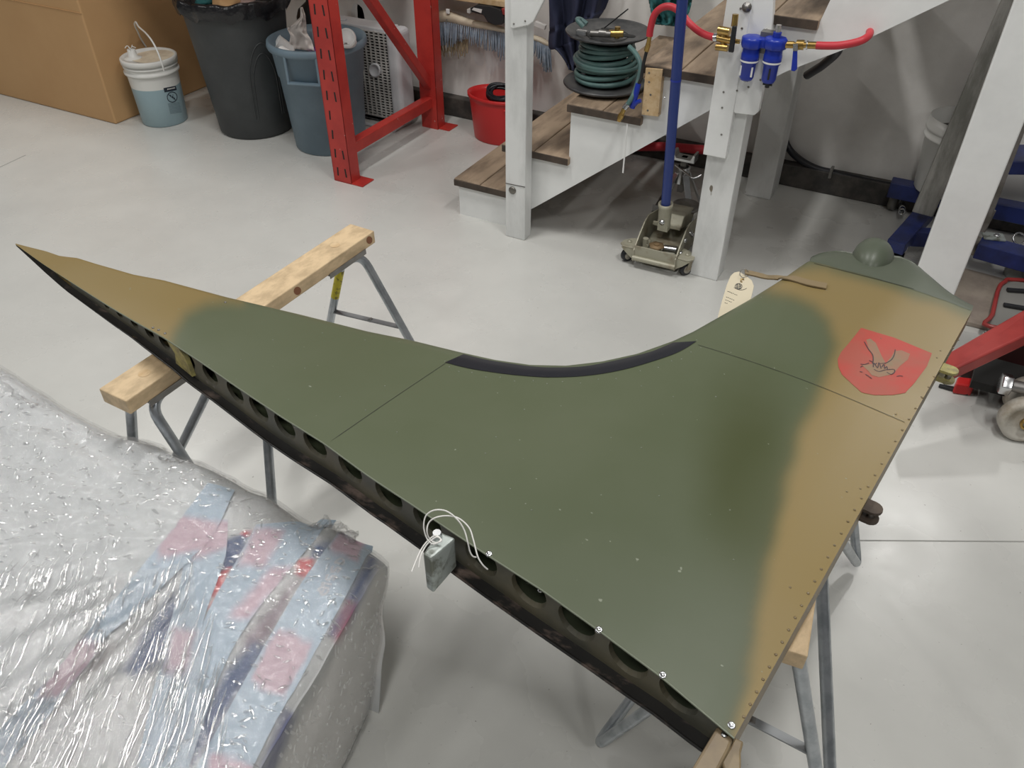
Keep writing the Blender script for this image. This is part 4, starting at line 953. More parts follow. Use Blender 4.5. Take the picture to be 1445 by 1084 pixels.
g.build('fringe', MT['mopblue'], mo, kind='stuff')
g = G()
for k in range(34):
    u = k/33; x = 614+46*u; y = 52+4*u
    g.tube([aty(x, y, 4.06), aty(x+rg.uniform(-2, 2), y+13, 4.05), aty(x+rg.uniform(-3, 3), y+22+rg.uniform(-4, 7), 4.05)], [.004, .004, .0025], 5)
g.build('fringe', MT['mopbrown'], mo, kind='stuff', label='stained brown under-fringe')
g = G(); g.tube([aty(630, 33, 4.03), aty(630.5, 20, 4.04), aty(632, 12, 4.06)], .0018, 6); g.build('hanging_tie', MT['steel'], mo)
g = G(); g.box(aty(632, 16, 4.03), (.022, .012, .026)); g.build('clip', MT['cupw'], mo, bevel=.004)
# black tool under the shelf
bt_ = thing('cordless_tool', 'black hand tool with a white label hanging under the plywood shelf', 'tool', aty(690, 20, 4.0))
g = G(); g.prism([aty(a, b, 3.98) for a, b in ((662, 12), (664, 17), (682, 22), (688, 32), (698, 36), (708, 35), (712, 24), (706, 14), (690, 9), (672, 7))], (0, .06, 0)); tb = g.build('tool_body', MT['black'], bt_, bevel=.006)
g = G(); g.prism([aty(a, b, 3.975) for a, b in ((666, 14), (679, 18.5), (680, 13.5), (668, 11))], (0, .004, 0)); g.build('label', MT['paper'], tb)
g = G(); g.prism([aty(a, b, 3.97) for a, b in ((659, 13), (663, 13), (663, 19), (659, 18))], (0, .05, 0)); g.build('end_cap', MT['fangrey'], tb)
g = G(); g.prism([aty(a, b, 3.975) for a, b in ((707, 12), (721, 15), (721, 24), (709, 21))], (0, .06, 0)); g.build('red_housing', MT['redjack'], bt_, bevel=.004)
g = G(); g.prism([aty(a, b, 4.03) for a, b in ((755, 30), (770, 36), (768, 43), (752, 37))], (0, .02, 0)); tag(g.build('white_tag', MT['paper'], bevel=.004), 'small white plastic tag just right of the newel post above the mop', 'tag')

# ------------------------------------------------------------------ hanging clothes
def cloth(name, L_, R_, yb, m, label, cat, waves, amp):
    Ls = smooth_path([V((a, b, 0)) for a, b in L_], 6); Rs = smooth_path([V((a, b, 0)) for a, b in R_], 6)
    g = G(); g.grid(lambda u, v: aty(*(pick(Ls, u).lerp(pick(Rs, u), v)).xy, yb-amp*(.5+.5*math.sin(v*waves+u*1.5+nz(u*3, v*4)*2))-.02*nz(u*6, v*9, 4)), 40, 60, True)
    return tag(g.build(name, m, solid=.006), label, cat)
cloth('work_jacket', [(770, -80), (774, -20), (776, 30), (775, 66), (785, 70), (797, 85), (803, 98)], [(868, -80), (863, -20), (856, 8), (842, 30), (832, 62), (824, 92), (818, 104)], 4.04, MT['navy'], 'dark navy work jacket hanging behind the hose reel', 'jacket', 17, .09)
cloth('teal_cloth', [(914, -80), (915, -30), (916, 0), (922, 28), (925, 34)], [(985, -80), (980, -20), (974, 10), (966, 33), (958, 37)], 4.04, MT['teal'], 'teal cloth hanging behind the blue jack handle', 'cloth', 14, .07)

# ------------------------------------------------------------------ red bucket with coiled cable
rc = V((-2.215, 3.95, 0)); rb_ = thing('red_bucket', 'red plastic mop bucket by the back wall left of the stairs', 'bucket', rc)
g = G(); g.lathe([(.0001, 0), (.118, 0), (.124, .008), (.142, .215), (.143, .236), (.152, .238), (.153, .255), (.144, .258), (.134, .23), (.114, .02), (.0001, .018)], rc, 36, sx=1.25, sy=.92); g.build('bucket_body', MT['redpl'], rb_)
g = G(); g.tube([rc+V((.19*math.cos(a), .138*math.sin(a), .225+.028*math.sin(a*.5))) for a in [math.radians(d) for d in range(-60, 61, 10)]], .006, 6); g.build('handle', MT['redpl'], rb_)
g = G(); pts = []
for k in range(120):
    a = 6.28319*k/20; r = .088+.014*math.sin(k*.7); pts.append(rc+V((.035+r*math.cos(a)*1.0, -.005+r*math.sin(a)*.75, .255+.012*math.sin(a)+.004*(k//20)+.010*math.cos(a*2+1))))
g.tube(smooth_path(pts, 2), .0085, 7); tag(g.build('coiled_cable', MT['rubber']), 'black cable coiled in the mouth of the red bucket', 'cable')
g = G(); pts = [rc+V((.0+ .16*math.cos(a)+.05, -.03+.07*math.sin(a), .236-.02*math.sin(a))) for a in [math.radians(d) for d in range(200, 341, 10)]]

# ------------------------------------------------------------------ hose reel
hc = at(853, 117, .66); hc.z = .6435; hr = thing('hose_reel', 'black steel hose reel standing on the third stair tread', 'hose reel', hc)
g = G(); g.lathe([(.0001, .002), (.085, .002), (.09, .012), (.12, .016), (.172, .014), (.176, .020), (.172, .026), (.10, .026), (.0001, .022)], hc, 48); g.build('lower_flange', MT['reel'], hr)
g = G(); g.lathe([(.085, .02), (.085, .212)], hc, 32); g.build('drum', MT['reel'], hr)
g = G(); g.lathe([(.0001, .208), (.11, .21), (.165, .228), (.172, .232), (.176, .228), (.170, .221), (.11, .202), (.0001, .200)], hc, 48); uf = g.build('upper_flange', MT['reel'], hr)
g = G()
for k in range(4):
    a = k*1.571+.4; c = hc+V((.085*math.cos(a), .085*math.sin(a), .2115)); g.lathe([(.026, .0), (.0001, .0006)], c, 14, (0, 0, 1), 1.2, .7)
g.build('flange_cutout', MT['dark'], uf)
ft = hc+V((0, 0, .228))
g = G(); g.cyl(ft+V((-.055, -.05, -.005)), ft+V((.03, -.04, 0)), .013, n=10); g.cyl(ft+V((-.02, -.045, 0)), ft+V((.01, -.04, .0)), .016, n=6); g.build('swivel', MT['steel'], hr)
g = G(); g.cyl(ft+V((.02, -.035, 0)), ft+V((.075, -.02, .004)), .015, n=8); g.cyl(ft+V((.05, -.025, -.015)), ft+V((.05, -.025, .028)), .012, n=8); g.build('brass_fitting', MT['brass'], hr)
g = G(); g.box(ft+V((-.085, -.075, .0)), (.045, .02, .02)); g.build('clamp', MT['chrome'], hr, bevel=.003)
g = G(); g.tube([ft+V((-.03, .03, 0)), ft+V((.06, .05, .08))], .003, 6); g.build('crank_rod', MT['black'], hr)
g = G(); pts = []; turns = [(0, .038, .110), (1, .056, .128), (2, .074, .118), (3, .090, .110), (4, .104, .134), (5, .120, .126), (6, .136, .116), (7, .152, .106), (8, .168, .110), (9, .186, .104)]
rg = random.Random(11)
for k, z, r in turns:
    for q in range(16):
        a = 6.28319*q/16; t = q/16; nxt = turns[min(len(turns)-1, k+1)]
        pts.append(hc+V(((r*(1-t)+nxt[2]*t)*math.cos(a), (r*(1-t)+nxt[2]*t)*math.sin(a), (z*(1-t)+nxt[1]*t)+.006*math.sin(a+k*1.3)*1.2)))
g.tube(smooth_path(pts, 2), .0105, 8)
tail = [hc+V((.118, -.055, .195)), hc+V((.150, -.075, .180)), aty(904, 93, 3.06), aty(900, 115, 3.035), aty(893, 135, 2.995), aty(886, 147, 2.985)]
tail[0] = aty(888, 66, 3.12); tail[1] = aty(898, 77, 3.09)
g.tube(smooth_path(tail, 6), .0095, 8)
g.tube(smooth_path([aty(823, 38, 3.12), aty(816, 30, 3.12), aty(815, 27, 3.14), aty(820, 28, 3.16), aty(828, 34, 3.16)], 5), .0095, 8)
gh_ = thing('green_hose', 'green air hose wound on the black reel with its brass end hanging over the tread', 'hose', hc+V((0, -.1, .02)))
g.build('hose', MT['hose'], gh_)
g = G(); a = aty(886, 147, 2.985); b = aty(881, 153, 2.98); g.cyl(a, b, .0115, n=10); g.build('hose_clamp', MT['chrome'], gh_)
g = G(); c = aty(873, 171, 2.975); g.cyl(b, b.lerp(c, .45), .010, n=6); g.cyl(b.lerp(c, .45), b.lerp(c, .75), .0125, n=10); g.cyl(b.lerp(c, .75), c, .010, .0085, n=10); g.build('brass_coupler', MT['brass'], gh_)

# blue air gun beside the pine offcut, hung on the red hose
ag = thing('air_blow_gun', 'blue plastic air blow gun resting on the tread beside the pine offcut', 'air gun', aty(897, 150, 3.0))
g = G(); g.tube(smooth_path([aty(901, 118, 3.005), aty(898, 130, 3.0), aty(895, 142, 3.0), aty(892, 152, 3.0)], 4), [.011]*13, 10); g.build('grip', MT['bluepl'], ag)
g = G(); g.tube([aty(893, 150, 3.0), aty(899, 144, 2.995), aty(904, 142, 2.995)], .008, 8); g.build('trigger', MT['bluepl'], ag)
g = G(); g.tube([aty(901.5, 118, 3.005), aty(905, 110, 3.005), aty(908, 90, 3.01), aty(913, 70, 3.01)], .0065, 8); g.build('nozzle_pipe', MT['black'], ag)
g = G(); g.cyl(aty(912, 72, 3.01), aty(915, 62, 3.01), .010, n=8); g.cyl(aty(915, 62, 3.01), aty(917, 50, 3.01), .0085, n=10); g.build('brass_end', MT['brass'], ag)

# ------------------------------------------------------------------ air line: hose, valve, filter
g = G(); g.tube(smooth_path([aty(916.5, 51, 3.01), aty(918, 40, 3.01), aty(923, 22, 3.01), aty(932, 12, 3.01), aty(943, 9, 3.01), aty(953, 12, 3.01), aty(963, 21, 3.01), aty(973, 33, 3.005), aty(986, 44, 2.995), aty(998, 50, 2.985), aty(1009, 53, 2.975)], 6), .0125, 12)
tag(g.build('red_air_hose', MT['redhose']), 'red rubber air hose arching behind the blue jack handle to the brass valve', 'hose')
vy = 2.955
vl = thing('brass_manifold', 'brass air manifold with a black lever screwed to the post left of the blue filters', 'valve', aty(1020, 55, vy))
g = G(); g.cyl(aty(1008, 53, 2.972), aty(1013, 53, 2.97), .015, n=10); g.build('ferrule', MT['chrome'], vl)
g = G(); g.cyl(aty(1012, 53, 2.97), aty(1036, 58, vy), .013, n=10); g.cyl(aty(1036, 58, vy), aty(1044, 59, vy), .008, n=8); g.cyl(aty(1014, 42, 2.96), aty(1030, 45, vy), .014, n=8); g.cyl(aty(1011, 66, 2.96), aty(1027, 68, vy), .012, n=10); g.cyl(aty(1022, 40, 2.965), aty(1021, 68, 2.965), .012, n=8); g.build('manifold_body', MT['brass'], vl)
g = G(); g.cyl(aty(1038, 20, vy-.01), aty(1036, 37, vy-.012), .011, n=8); g.build('brass_stem', MT['brass'], vl)
g = G(); g.prism([aty(a, b, vy-.025) for a, b in ((1033, 36), (1039.5, 37), (1034.5, 75), (1027, 74))], (0, .012, 0)); g.build('lever', MT['black'], vl, bevel=.004)
fl = thing('air_filter_regulator', 'pair of blue air line filter bowls mounted on the white stair post', 'air filter', aty(1078, 80, 2.93))
def bowl(px, py0, py1, fy):
    a = aty(px, py0, fy); b = aty(px-2, py1, fy); b.x = a.x; ln = a.z-b.z
    g = G(); g.lathe([(.0001, -ln), (.020, -ln+.002), (.0245, -ln+.012), (.0255, -.055), (.031, -.05), (.031, -.022), (.029, -.018), (.029, 0)], a, 24); bw = g.build('bowl', MT['bluepl'], fl)
    g = G(); g.lathe([(.0318, -.047), (.0322, -.044), (.0318, -.041)], a, 24); g.build('ring', MT['cupw'], bw)
    g = G()
    g.lathe([(.027, .0), (.038, 0), (.040, .008), (.040, .028), (.036, .034), (.0001, .036)], a, 8)
    g.build('bowl_head', MT['bluepl'], fl, bevel=.002)
    return a, bw, ln
a1, w1, l1 = bowl(1061, 66, 114, 2.95); a2, w2, l2 = bowl(1093, 68, 118, 2.945)
for a, w_, ln, ds in ((a1, w1, l1, (-.021, .019)), (a2, w2, l2, (.004,))):
    for dx in ds:
        g = G(); yy = -math.sqrt(max(0, .0262**2-dx*dx)); g.lohi((a.x+dx-.003, a.y+yy-.0012, a.z-ln+.018), (a.x+dx+.003, a.y+yy+.002, a.z-.062)); g.build('sight_slot', MT['dark'] if abs(dx) < .01 else MT['cupw'], w_)
g = G(); g.lohi((a1.x+.02, a1.y-.018, a1.z+.004), (a2.x-.02, a1.y+.018, a1.z+.034)); g.build('link_block', MT['bluepl'], fl, bevel=.004)
g = G(); g.cyl(a2+V((0, 0, .03)), a2+V((0, 0, .052)), .014, n=12); g.build('adjuster', MT['bluepl'], fl)
g = G(); g.cyl(a2+V((0, 0, .05)), a2+V((0, 0, .075)), .009, n=10); g.build('glass_dome', MT['chrome'], fl)
g = G(); g.cyl(a2-V((0, 0, l2)), a2-V((0, 0, l2+.016)), .008, n=8); g.tube([a2-V((.016, 0, l2+.006)), a2-V((-.016, 0, l2+.006))], .004, 6); g.build('drain_valve', MT['black'], fl)
g = G(); g.cyl(a1-V((0, 0, l1)), a1-V((0, 0, l1+.006)), .008, n=8); g.build('drain_valve', MT['chrome'], fl)
g = G(); g.lohi(((a1.x+a2.x)/2-.02, a1.y+.01, a1.z-.02), ((a1.x+a2.x)/2+.02, 2.998, a1.z+.05)); g.build('wall_bracket', MT['steel'], fl)
bv = thing('ball_valve', 'brass ball valve with a hanging blue lever right of the blue filters', 'valve', aty(1125, 62, 2.945))
p0, p1 = a2+V((.03, 0, .016)), aty(1152, 64, 2.95)
g = G(); g.cyl(p0, p1, .009, n=10); g.cyl(p0.lerp(p1, .05), p0.lerp(p1, .3), .013, n=6); g.cyl(p0.lerp(p1, .38), p0.lerp(p1, .62), .016, n=10); g.cyl(p0.lerp(p1, .72), p1, .0115, n=12); g.build('valve_body', MT['brass'], bv)
g = G(); g.cyl(p0.lerp(p1, .70), p0.lerp(p1, .74), .014, n=12); g.build('collar', MT['chrome'], bv)
g = G(); q = p0.lerp(p1, .48); g.prism([aty(a, b, 2.925) for a, b in ((1119, 70), (1125, 70), (1124.5, 98), (1121, 101), (1116, 100))], (0, .007, 0)); g.build('lever', MT['bluepl'], bv, bevel=.002)
g = G(); g.prism([aty(a, b, 2.923) for a, b in ((1119, 62), (1126, 62), (1125.5, 72), (1119, 72))], (0, .006, 0)); g.build('lever_neck', MT['chrome'], bv)
g = G(); g.tube(smooth_path([p1, aty(1165, 64.5, 2.95), aty(1185, 64, 2.955), aty(1205, 60.5, 2.96), aty(1218, 56, 2.97), aty(1226, 50, 3.0), aty(1227, 44, 3.05), aty(1220, 40, 3.12)], 6), .0125, 12)
tag(g.build('red_air_hose', MT['redhose']), 'red rubber air hose running right from the ball valve under the stair stringer', 'hose')
g = G(); g.tube(smooth_path([aty(1139, 106, 3.3), aty(1150, 99, 3.25), aty(1162, 91, 3.2), aty(1182, 72, 3.12), (-.40, 3.10, 1.02)], 6), .016, 10)
tag(g.build('black_hose', MT['rubber']), 'black hose passing under the stair stringer beside the thick rear post', 'hose')
g = G(); g.tube(smooth_path([aty(1100, 165, 4.13), aty(1107, 195, 4.135), aty(1115, 212, 4.13), aty(1130, 226, 4.12), aty(1150, 237, 4.12), aty(1175, 244, 4.12), aty(1210, 252, 4.12), aty(1260, 262, 4.12), (.9, 4.12, .14)], 6), .017, 10)
cb_ = tag(g.build('wall_cable', MT['rubber']), 'thick black cable running along the foot of the back wall behind the stairs', 'cable')
g = G(); p = aty(1173, 243, 4.10); g.box(p, (.014, .045, .05)); g.build('cable_clip', MT['steel'], cb_, bevel=.002)
g = G(); g.tube([aty(880, 207, 4.06), aty(940, 207, 4.06), aty(1000, 212, 4.07)], .024, 10)
tag(g.build('red_pipe', MT['redhose']), 'red pipe low along the back wall under the stairs', 'pipe')
g = G(); g.beam(aty(886, 168, 3.02), aty(879, 244, 3.02), .006, .002, (0, 1, 0)); tag(g.build('cable_tie', MT['cupw']), 'white cable tie tail dangling in front of the stringer below the hose end', 'cable tie')

# ------------------------------------------------------------------ floor jack with the blue handle
jo = V((-.918, 3.005, 0)); jk = thing('trolley_jack', 'beige trolley jack with a tall blue handle beside the white stair post', 'jack', jo)
jx = V((1, .05, 0)).normalized(); jy = V((-.05, 1, 0)).normalized()*1.0
jy = (at(962, 288, .16)-V((0, 0, .16))-jo); jy = V((jy.x, jy.y, 0)).normalized(); jx = V((jy.y, -jy.x, 0))
def J(x, y, z): return jo+jx*x*1.13+jy*y+V((0, 0, z))
def Jbox(g, x0, x1, y0, y1, z0, z1): g.box(J((x0+x1)/2, (y0+y1)/2, (z0+z1)/2), (x1-x0, y1-y0, z1-z0), Matrix((jx, jy, V((0, 0, 1)))).transposed())
for s_ in (-1, 1):
    g = G(); x = s_*.082
    prof = [(-.03, .03), (-.03, .085), (.02, .125), (.09, .165), (.14, .175), (.40, .105), (.44, .085), (.44, .03), (.30, .025)]
    g.prism([J(x-.003, y, z) for y, z in prof], jx*.006); sp_ = g.build('side_plate', MT['jackgrey'], jk, bevel=.0015)
    for y, z, r in ((.03, .085, .012), (.075, .125, .012), (.16, .12, .011), (.20, .09, .010)):
        g = G(); g.lathe([(r, 0), (r, .006), (r*.5, .009), (.0001, .009)], J(x+s_*.003, y, z), 8, jx*s_); g.build('bolt', MT['chrome'], sp_)
    g = G(); g.prism([J(s_*.085, -.02, .082), J(s_*.085, .075, .082), J(s_*.118, .06, .082), J(s_*.142, .03, .082), J(s_*.146, .0, .082), J(s_*.13, -.022, .082)], (0, 0, .008)); wg = g.build('caster_plate', MT['jackgrey'], jk, bevel=.003)
    g = G(); g.lathe([(.010, 0), (.010, .006), (.0001, .009)], J(s_*.115, .02, .09), 6); g.build('bolt', MT['jackgrey'], wg)
    g = G(); g.prism([J(s_*.085, -.022, .082), J(s_*.135, -.022, .082), J(s_*.11, -.022, .055), J(s_*.085, -.022, .035)], jy*.004); g.build('gusset', MT['jackgrey'], jk)
    cw = thing; c = J(s_*.118, .015, .030)
    g = G(); g.lathe([(.012, -.011), (.026, -.011), (.030, -.008), (.030, .008), (.026, .011), (.012, .011)], c, 24, (jx*.8-jy*.6)); g.build('caster_wheel', MT['rubber'], jk)
    g = G(); g.lathe([(.0001, -.0125), (.019, -.0125), (.019, .0125), (.0001, .0125)], c, 18, (jx*.8-jy*.6)); g.build('wheel_hub', MT['castwheel'], jk)
    g = G()
    for q in (-1, 1): g.beam(c+(jx*.8-jy*.6)*q*.016, c+(jx*.8-jy*.6)*q*.016+V((.006, .006, .052)), .018, .004, (jx*.8-jy*.6))
    g.build('caster_fork', MT['jackgrey'], jk)
    g = G(); c = J(s_*.095, .40, .032); g.lathe([(.0001, -.016), (.030, -.016), (.032, -.012), (.032, .012), (.030, .016), (.0001, .016)], c, 20, jx); g.build('front_wheel', MT['castwheel'], jk)
g = G(); g.prism([J(-.082, -.026, .05), J(-.082, -.026, .105), J(.082, -.026, .105), J(.082, -.026, .05)], jy*.006); g.build('rear_plate', MT['jackgrey'], jk, bevel=.002)
g = G(); g.tube([J(-.084, -.03, .048), J(.084, -.03, .048)], .012, 10); g.build('rear_bar', MT['jackgrey'], jk)
g = G(); g.tube([J(-.05, .02, .085), J(-.05, .06, .09)], .012, 8); g.cyl(J(-.055, .03, .08), J(-.055, .03, .12), .013, n=8); g.build('pump_link', MT['jackgrey'], jk)
g = G(); g.cyl(J(-.005, .01, .07), J(-.005, .01, .115), .012, n=10); g.lathe([(.034, 0), (.034, .006), (.0001, .007)], J(-.005, .01, .105), 6); g.build('valve_knob', mat('rusty', (.25, .17, .09), .6, .3), jk)
g = G(); g.cyl(J(.02, .03, .09), J(.07, .03, .095), .018, n=12); g.build('pump_cylinder', MT['chrome'], jk)
Jbox(g := G(), -.075, .075, .0, .30, .045, .075); g.build('base_tray', MT['jackgrey'], jk, bevel=.003)
g = G(); g.prism([J(-.055, .11, .165), J(.055, .11, .165), J(.055, .11, .145), J(-.055, .11, .145)], jy*.01)
g.prism([J(.055, .115, .15), J(.055, .155, .195), J(.055, .31, .165), J(.055, .34, .13), J(.055, .30, .09)], jx*-.11); g.build('lift_arm', MT['jackgrey'], jk, bevel=.004)
g = G(); g.lathe([(.0001, .0), (.035, 0), (.040, .012), (.062, .016), (.065, .022), (.062, .030), (.052, .026), (.0001, .024)], J(.02, .325, .135), 32); g.build('saddle', MT['steel'], jk)
ht = aty(963, 0, 2.93); hb = aty(937, 318, 3.045); hdv = (ht-hb).normalized()
g = G(); g.lathe([(.026, 0), (.028, .09), (.031, .095), (.031, .108), (.024, .109), (.022, .08)], hb, 24, hdv); hs = g.build('handle_socket', MT['jackgrey'], jk)
g = G(); side_ = hdv.cross(V((0, 1, 0))).normalized(); g.lathe([(.012, 0), (.012, .008), (.0001, .012)], hb+hdv*.03+V((0, -.027, 0)), 8, (0, -1, 0)); g.build('bolt', MT['chrome'], hs)
g = G(); g.prism([hb+hdv*-.02+V((dx, dy, 0)) for dx, dy in ((-.022, -.02), (.022, -.02), (.022, .02), (-.022, .02))], hdv*.03); g.build('socket_yoke', MT['jackgrey'], hs)
g = G(); g.cyl(hb+hdv*.07, hb+hdv*1.35, .0195, n=20); hn = g.build('handle', MT['bluepaint'], jk)
jn = hb+hdv*.64
g = G(); g.lathe([(.0203, -.004), (.0206, 0), (.0203, .004)], jn, 20, hdv); g.build('handle_joint', MT['bluepl'], hn)
g = G(); g.ball(aty(937.5, 138, 2.975), .004, 8); g.build('handle_button', MT['chrome'], hn)

# jack stand behind it
sc0 = at(957, 291, 0); sc0 = V((-1.03, 3.58, 0)); sk = thing('axle_stand', 'bright steel ratchet axle stand under the stairs behind the jack', 'axle stand', sc0)
tz = .225; ctop = aty(961, 262, 3.58); sc0.x = ctop.x
def S(x, y, z): return V((sc0.x+x, sc0.y+y, z))
for sx, sy in ((-1, -1), (1, -1), (-1, 1), (1, 1)):
    g = G(); g.beam(S(sx*.095, sy*.085, 0), S(sx*.022, sy*.022, tz-.03), .032, .006, (sx, sy, 0)); g.build('leg', MT['chrome'], sk, bevel=.002)
g = G(); g.lathe([(.038, tz-.075), (.03, tz-.02), (.034, tz-.01), (.034, tz), (.026, tz+.003)], S(0, 0, 0), 24); g.build('collar', MT['chrome'], sk)
g = G(); g.lohi(S(-.013, -.013, .10), S(.013, .013, tz+.05)); g.build('ratchet_column', MT['steel'], sk)
g = G(); g.prism([S(-.045, -.03, tz+.075), S(-.035, -.03, tz+.05), S(.035, -.03, tz+.05), S(.045, -.03, tz+.075), S(.055, -.03, tz+.075), S(.055, -.03, tz+.035), S(-.055, -.03, tz+.035), S(-.055, -.03, tz+.075)], (0, .06, 0)); g.build('saddle', MT['chrome'], sk, bevel=.002)
g = G(); g.tube(smooth_path([S(-.03, -.045, tz+.02), S(.03, -.06, tz), S(.075, -.075, tz-.012), S(.105, -.06, tz+.005)], 5), .005, 8); g.build('ratchet_lever', MT['chrome'], sk)
g = G(); g.lohi(S(-.10, -.09, .015), S(.10, -.086, .045)); g.build('tie_plate', MT['chrome'], sk)

# ------------------------------------------------------------------ engine hoist behind the column
eh = thing('engine_hoist', 'blue engine hoist with a grey steel mast behind the white column', 'hoist', (.25, 3.75, 0))
def beamz(g, a, b, z, wd, ht):
    a = V((a[0], a[1], z)); b = V((b[0], b[1], z)); g.beam(a, b, wd, ht)
g = G(); m0 = aty(1303, 298, 3.66); m1 = aty(1432, 0, 3.60); mdv = (m1-m0).normalized(); g.beam(m0, m0+mdv*1.9, .085, .07, (0, 1, 0)); g.build('mast', MT['greytube'], eh, bevel=.005)
g = G(); p = at(1256, 262, .16); g.beam((p.x, 3.98, .155), (.85, 3.98, .155), .075, .075); g.build('rear_beam', MT['hoistblue'], eh, bevel=.004)
g = G(); l0 = at(1300, 296, .16); l1 = at(1262, 352, .11); g.beam((l0.x+.02, l0.y, .15), (l1.x+.0, l1.y, .12), .075, .055); g.build('leg', MT['hoistblue'], eh, bevel=.003)
g = G(); l0 = V((.18, 3.62, .13)); g.beam((.02, 3.60, .115), (.16, 3.66, .115), .05, .07); g.build('leg_socket', MT['hoistblue'], eh, bevel=.003)
g = G(); a = at(1383, 343, .16); b = at(1445, 360, .16); dv = V((b.x-a.x, b.y-a.y, 0)).normalized(); g.beam((a.x, a.y+.03, .13), (a.x+dv.x*.9, a.y+.03+dv.y*.9, .13), .10, .07); lg2 = g.build('leg', MT['hoistblue'], eh, bevel=.004)
g = G(); c = at(1379, 350, .11); g.lathe([(.0001, -.025), (.034, -.025), (.040, -.018), (.040, .018), (.034, .025), (.012, .025), (.012, .018), (.0001, .018)], c+V((-.01, .02, 0)), 24, (.55, -.8, .1)); g.build('roller_wheel', MT['castwheel'], eh)
g = G(); a = aty(1437, 185, 3.52); b = aty(1389, 312, 3.52); g.beam(a+(a-b)*2, b, .04, .02, (0, 1, 0)); g.beam(b+(a-b)*.15, b+V((-.01, 0, -.045)), .055, .008, (0, 1, 0)); g.build('support_strut', MT['steel'], eh, bevel=.003)
g = G(); c = at(1402, 334, .17); g.box(c, (.085, .06, .008), Matrix.Rotation(.25, 3, 'Z')); pt = g.build('fixing_plate', MT['casting'], eh, bevel=.002)
g = G(); g.lathe([(.012, 0), (.012, .008), (.0001, .010)], c+V((.01, 0, .004)), 6); g.build('bolt', MT['chrome'], pt)
for cx, cy in ((1262, 284), (1266, 366)):
    c = at(cx, cy, .045); g = G(); g.lathe([(.0001, -.018), (.036, -.018), (.042, -.012), (.042, .012), (.036, .018), (.0001, .018)], V((c.x, c.y, .0425)), 20, (1, -.25, 0)); g.build('caster_wheel', MT['steel'] if cy < 300 else MT['rubber'], eh)
    g = G()
    for s_ in (-1, 1): g.beam((c.x+s_*.024, c.y, .04), (c.x+s_*.024, c.y+.01, .115), .03, .004, (1, 0, 0))
    g.build('caster_fork', MT['steel'], eh)
g = G(); c = at(1273, 294, .06); g.lathe([(.011, -.05), (.016, -.05), (.016, .05), (.011, .05), (.011, -.05)], c, 16, (.1, -1, .1)); tag(g.build('pipe_offcut', MT['chrome']), 'short bright steel pipe with its open end showing beside the hoist caster', 'pipe')
g = G(); c = at(1438, 337, .16); g.tube([c+(RT*math.cos(6.283*k/18)+UP*math.sin(6.283*k/18))*.025 for k in range(18)], .004, 6, True); tag(g.build('steel_ring', MT['chrome']), 'thin steel ring on the hoist leg at the right edge', 'ring')
g = G(); g.beam((.30, 3.93, .40), (.9, 3.93, .52), .2, .06); g.build('cross_beam', MT['hoistblue'], eh, bevel=.004)
# dirty white bucket on the hoist
wc = V((.085, 3.98, .194)); wb = thing('grubby_bucket', 'grubby white bucket sitting on the blue hoist behind the grey mast', 'bucket', wc)
g = G(); g.lathe([(.0001, 0), (.118, 0), (.122, .006), (.142, .24), (.150, .243), (.150, .252), (.143, .256), (.145, .275), (.152, .278), (.150, .288), (.145, .33), (.141, .33), (.138, .24), (.118, .02)], wc, 36); g.build('bucket_body', MT['pail'], wb)
g = G(); g.lathe([(.139, .255), (.09, .262), (.0001, .25)], wc, 24); g.build('dark_contents', MT['sill'], wb)
crumple('oily_rag', wc+V((.0, -.02, .275)), .055, MT['black'], 'black oily rag in the grubby white bucket', 'rag', 31, (1.5, 1, .5))
# grey cylinder, board and red toolbox tray
g = G(); g.lathe([(.0001, 0), (.075, 0), (.078, .004), (.078, .080), (.07, .09), (.0001, .09)], V((.50, 3.70, 0)), 28)
tag(g.build('grey_canister', mat('canister', (.42, .43, .41), .4)), 'pale grey canister standing under the blue hoist leg at the right edge', 'canister')
g = G(); bp_ = [at(a, b, .02) for a, b in ((1338, 372), (1418, 393), (1398, 462), (1310, 440))]; g.prism(bp_, (0, 0, -.018))
tag(g.build('plywood_offcut', MT['board'], bevel=.002), 'grey-brown plywood offcut lying on the floor behind the fin tip', 'board')
tr = thing('red_tray', 'red rimmed grey tray at the right edge beside the plywood offcut', 'tray', at(1432, 425, 0))
tray = [at(a, b, .05) for a, b in ((1409, 408), (1418, 399), (1430, 396), (1520, 408), (1520, 470), (1396, 462), (1400, 445))]
g = G(); g.prism(tray, (0, 0, -.045)); g.build('tray_base', mat('tray_grey', (.24, .235, .22), .6), tr, bevel=.006)
g = G(); g.tube([p+V((0, 0, .004)) for p in smooth_path(tray, 4, True)], .009, 8, True); g.build('rim', MT['redjack'], tr)
for (x0, y0), (x1, y1) in (((1421, 409), (1475, 413)), ((1416, 430), (1475, 440))):
    g = G(); a, b = at(x0, y0, .058), at(x1, y1, .058); g.beam(a, b, .02, .012); g.build('black_strap', MT['black'], tr, bevel=.003)

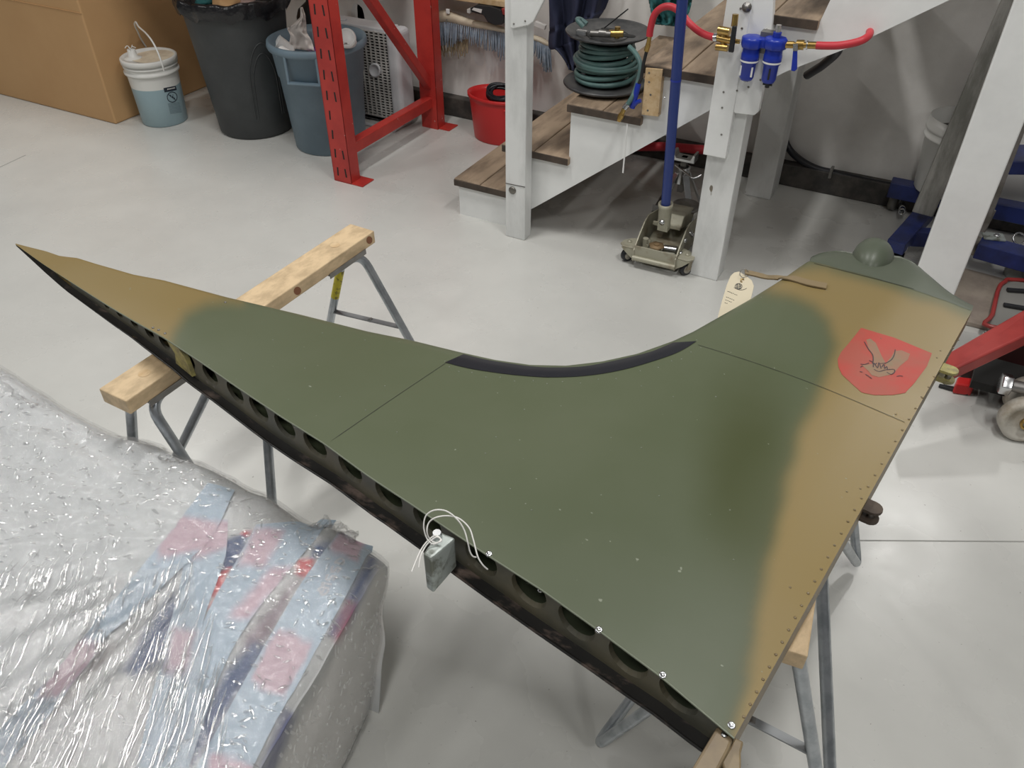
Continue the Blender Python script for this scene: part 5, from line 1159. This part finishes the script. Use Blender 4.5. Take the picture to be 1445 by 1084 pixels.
# ------------------------------------------------------------------ red hydraulic jack at the right edge
rj = thing('red_transmission_jack', 'long red hydraulic jack with cream wheels at the right edge of the floor', 'jack', (.75, 2.75, 0))
a = at(1343, 506, .30); b = at(1470, 424, .42); dv = (b-a)
g = G(); up_ = V((0, 0, 1))
def arm(px, z): return at(*px, z)
A0, A1 = at(1330, 502, .27), at(1500, 405, .40); B0, B1 = at(1338, 525, .27), at(1500, 448, .40)
g.add([A0, A1, B1, B0]+[p-V((0, 0, .055)) for p in (A0, A1, B1, B0)], [(3, 2, 1, 0), (4, 5, 6, 7), (0, 1, 5, 4), (1, 2, 6, 5), (2, 3, 7, 6), (3, 0, 4, 7)])
g.build('lift_arm', MT['redjack'], rj, bevel=.008, seg=3)
g = G(); c0, c1 = at(1352, 543, .03), at(1520, 560, .03); c2, c3 = at(1520, 500, .10), at(1362, 515, .10)
for y_, z0, z1 in ((2.84, .02, .16),):
    g.prism([(.34, y_, z0), (.36, y_, z1), (1.2, y_+.06, z1+.12), (1.2, y_+.06, z0)], (0, .02, 0))
g.build('chassis_plate', MT['redjack'], rj, bevel=.004)
g = G(); p = [at(a, b, .045) for a, b in ((1352, 531), (1378, 534), (1375, 546), (1349, 542))]; g.prism(p, (0, 0, -.043)); g.build('toe_block', MT['redpl'], rj, bevel=.006)
g = G(); p = [at(a, b, .012) for a, b in ((1326, 541), (1368, 549), (1367, 556), (1325, 544))]; g.prism(p, (0, 0, -.010)); g.build('black_floor_strip', MT['black'], rj, bevel=.003)  # thin black strip lying on the floor by the toe block
g = G(); g.prism([(.352, 2.665, .10), (1.2, 2.70, .10), (1.2, 2.98, .13), (.36, 2.95, .13)], (0, 0, -.03)); g.build('belly_plate', MT['dark'], rj)  # near-black sheet standing for the shade below the arm
g = G(); g.prism([(lambda p: V((p.x, p.y, max(.004, p.z))))(aty(a, b, 2.815)) for a, b in ((1343, 517), (1352, 506), (1520, 405), (1520, 556), (1440, 552), (1355, 536))], (0, .015, 0)); g.build('frame_panel', mat('shaded_red_frame', (.035, .008, .008), .5), rj)  # shaded inside of the jack put into this near-black red
wa = V((.80, -.57, 0)).normalized()
wa = V((.25, -.95, .12)).normalized()
wcn = at(1443, 592, .075)
for c, nm in ((V((wcn.x+.005, wcn.y, .078)), 0), (V((wcn.x+.015, wcn.y+.13, .078)), 1)):
    w1 = thing  # wheels are parts of the jack
    g = G(); g.lathe([(.020, .022), (.052, .018), (.058, .026), (.070, .026), (.077, .018), (.078, -.018), (.070, -.026), (.02, -.026), (.02, .022)], c, 36, wa); wh = g.build('wheel', MT['castwheel'], rj)
    g = G(); g.lathe([(.012, .02), (.020, .02), (.021, .034), (.013, .034), (.012, .02)], c, 20, wa); g.build('hub', MT['brass'] if nm == 0 else MT['steel'], wh)
g = G(); c = V((wcn.x+.005, wcn.y, .078)); g.cyl(c+wa*.03, c-wa*.2, .012, n=12); g.build('axle', MT['steel'], rj)
h0 = at(1413, 541, .17); h1 = at(1470, 553, .17); hv = (h1-h0).normalized()
g = G(); g.lathe([(.0001, -.004), (.034, -.004), (.036, 0), (.036, .026), (.030, .030), (.0001, .030)], h0, 6, hv); g.build('hex_head', MT['chrome'], rj, bevel=.002)
g = G(); g.cyl(h0, h0+hv*.3, .020, n=16); g.build('hex_shaft', MT['steel'], rj)
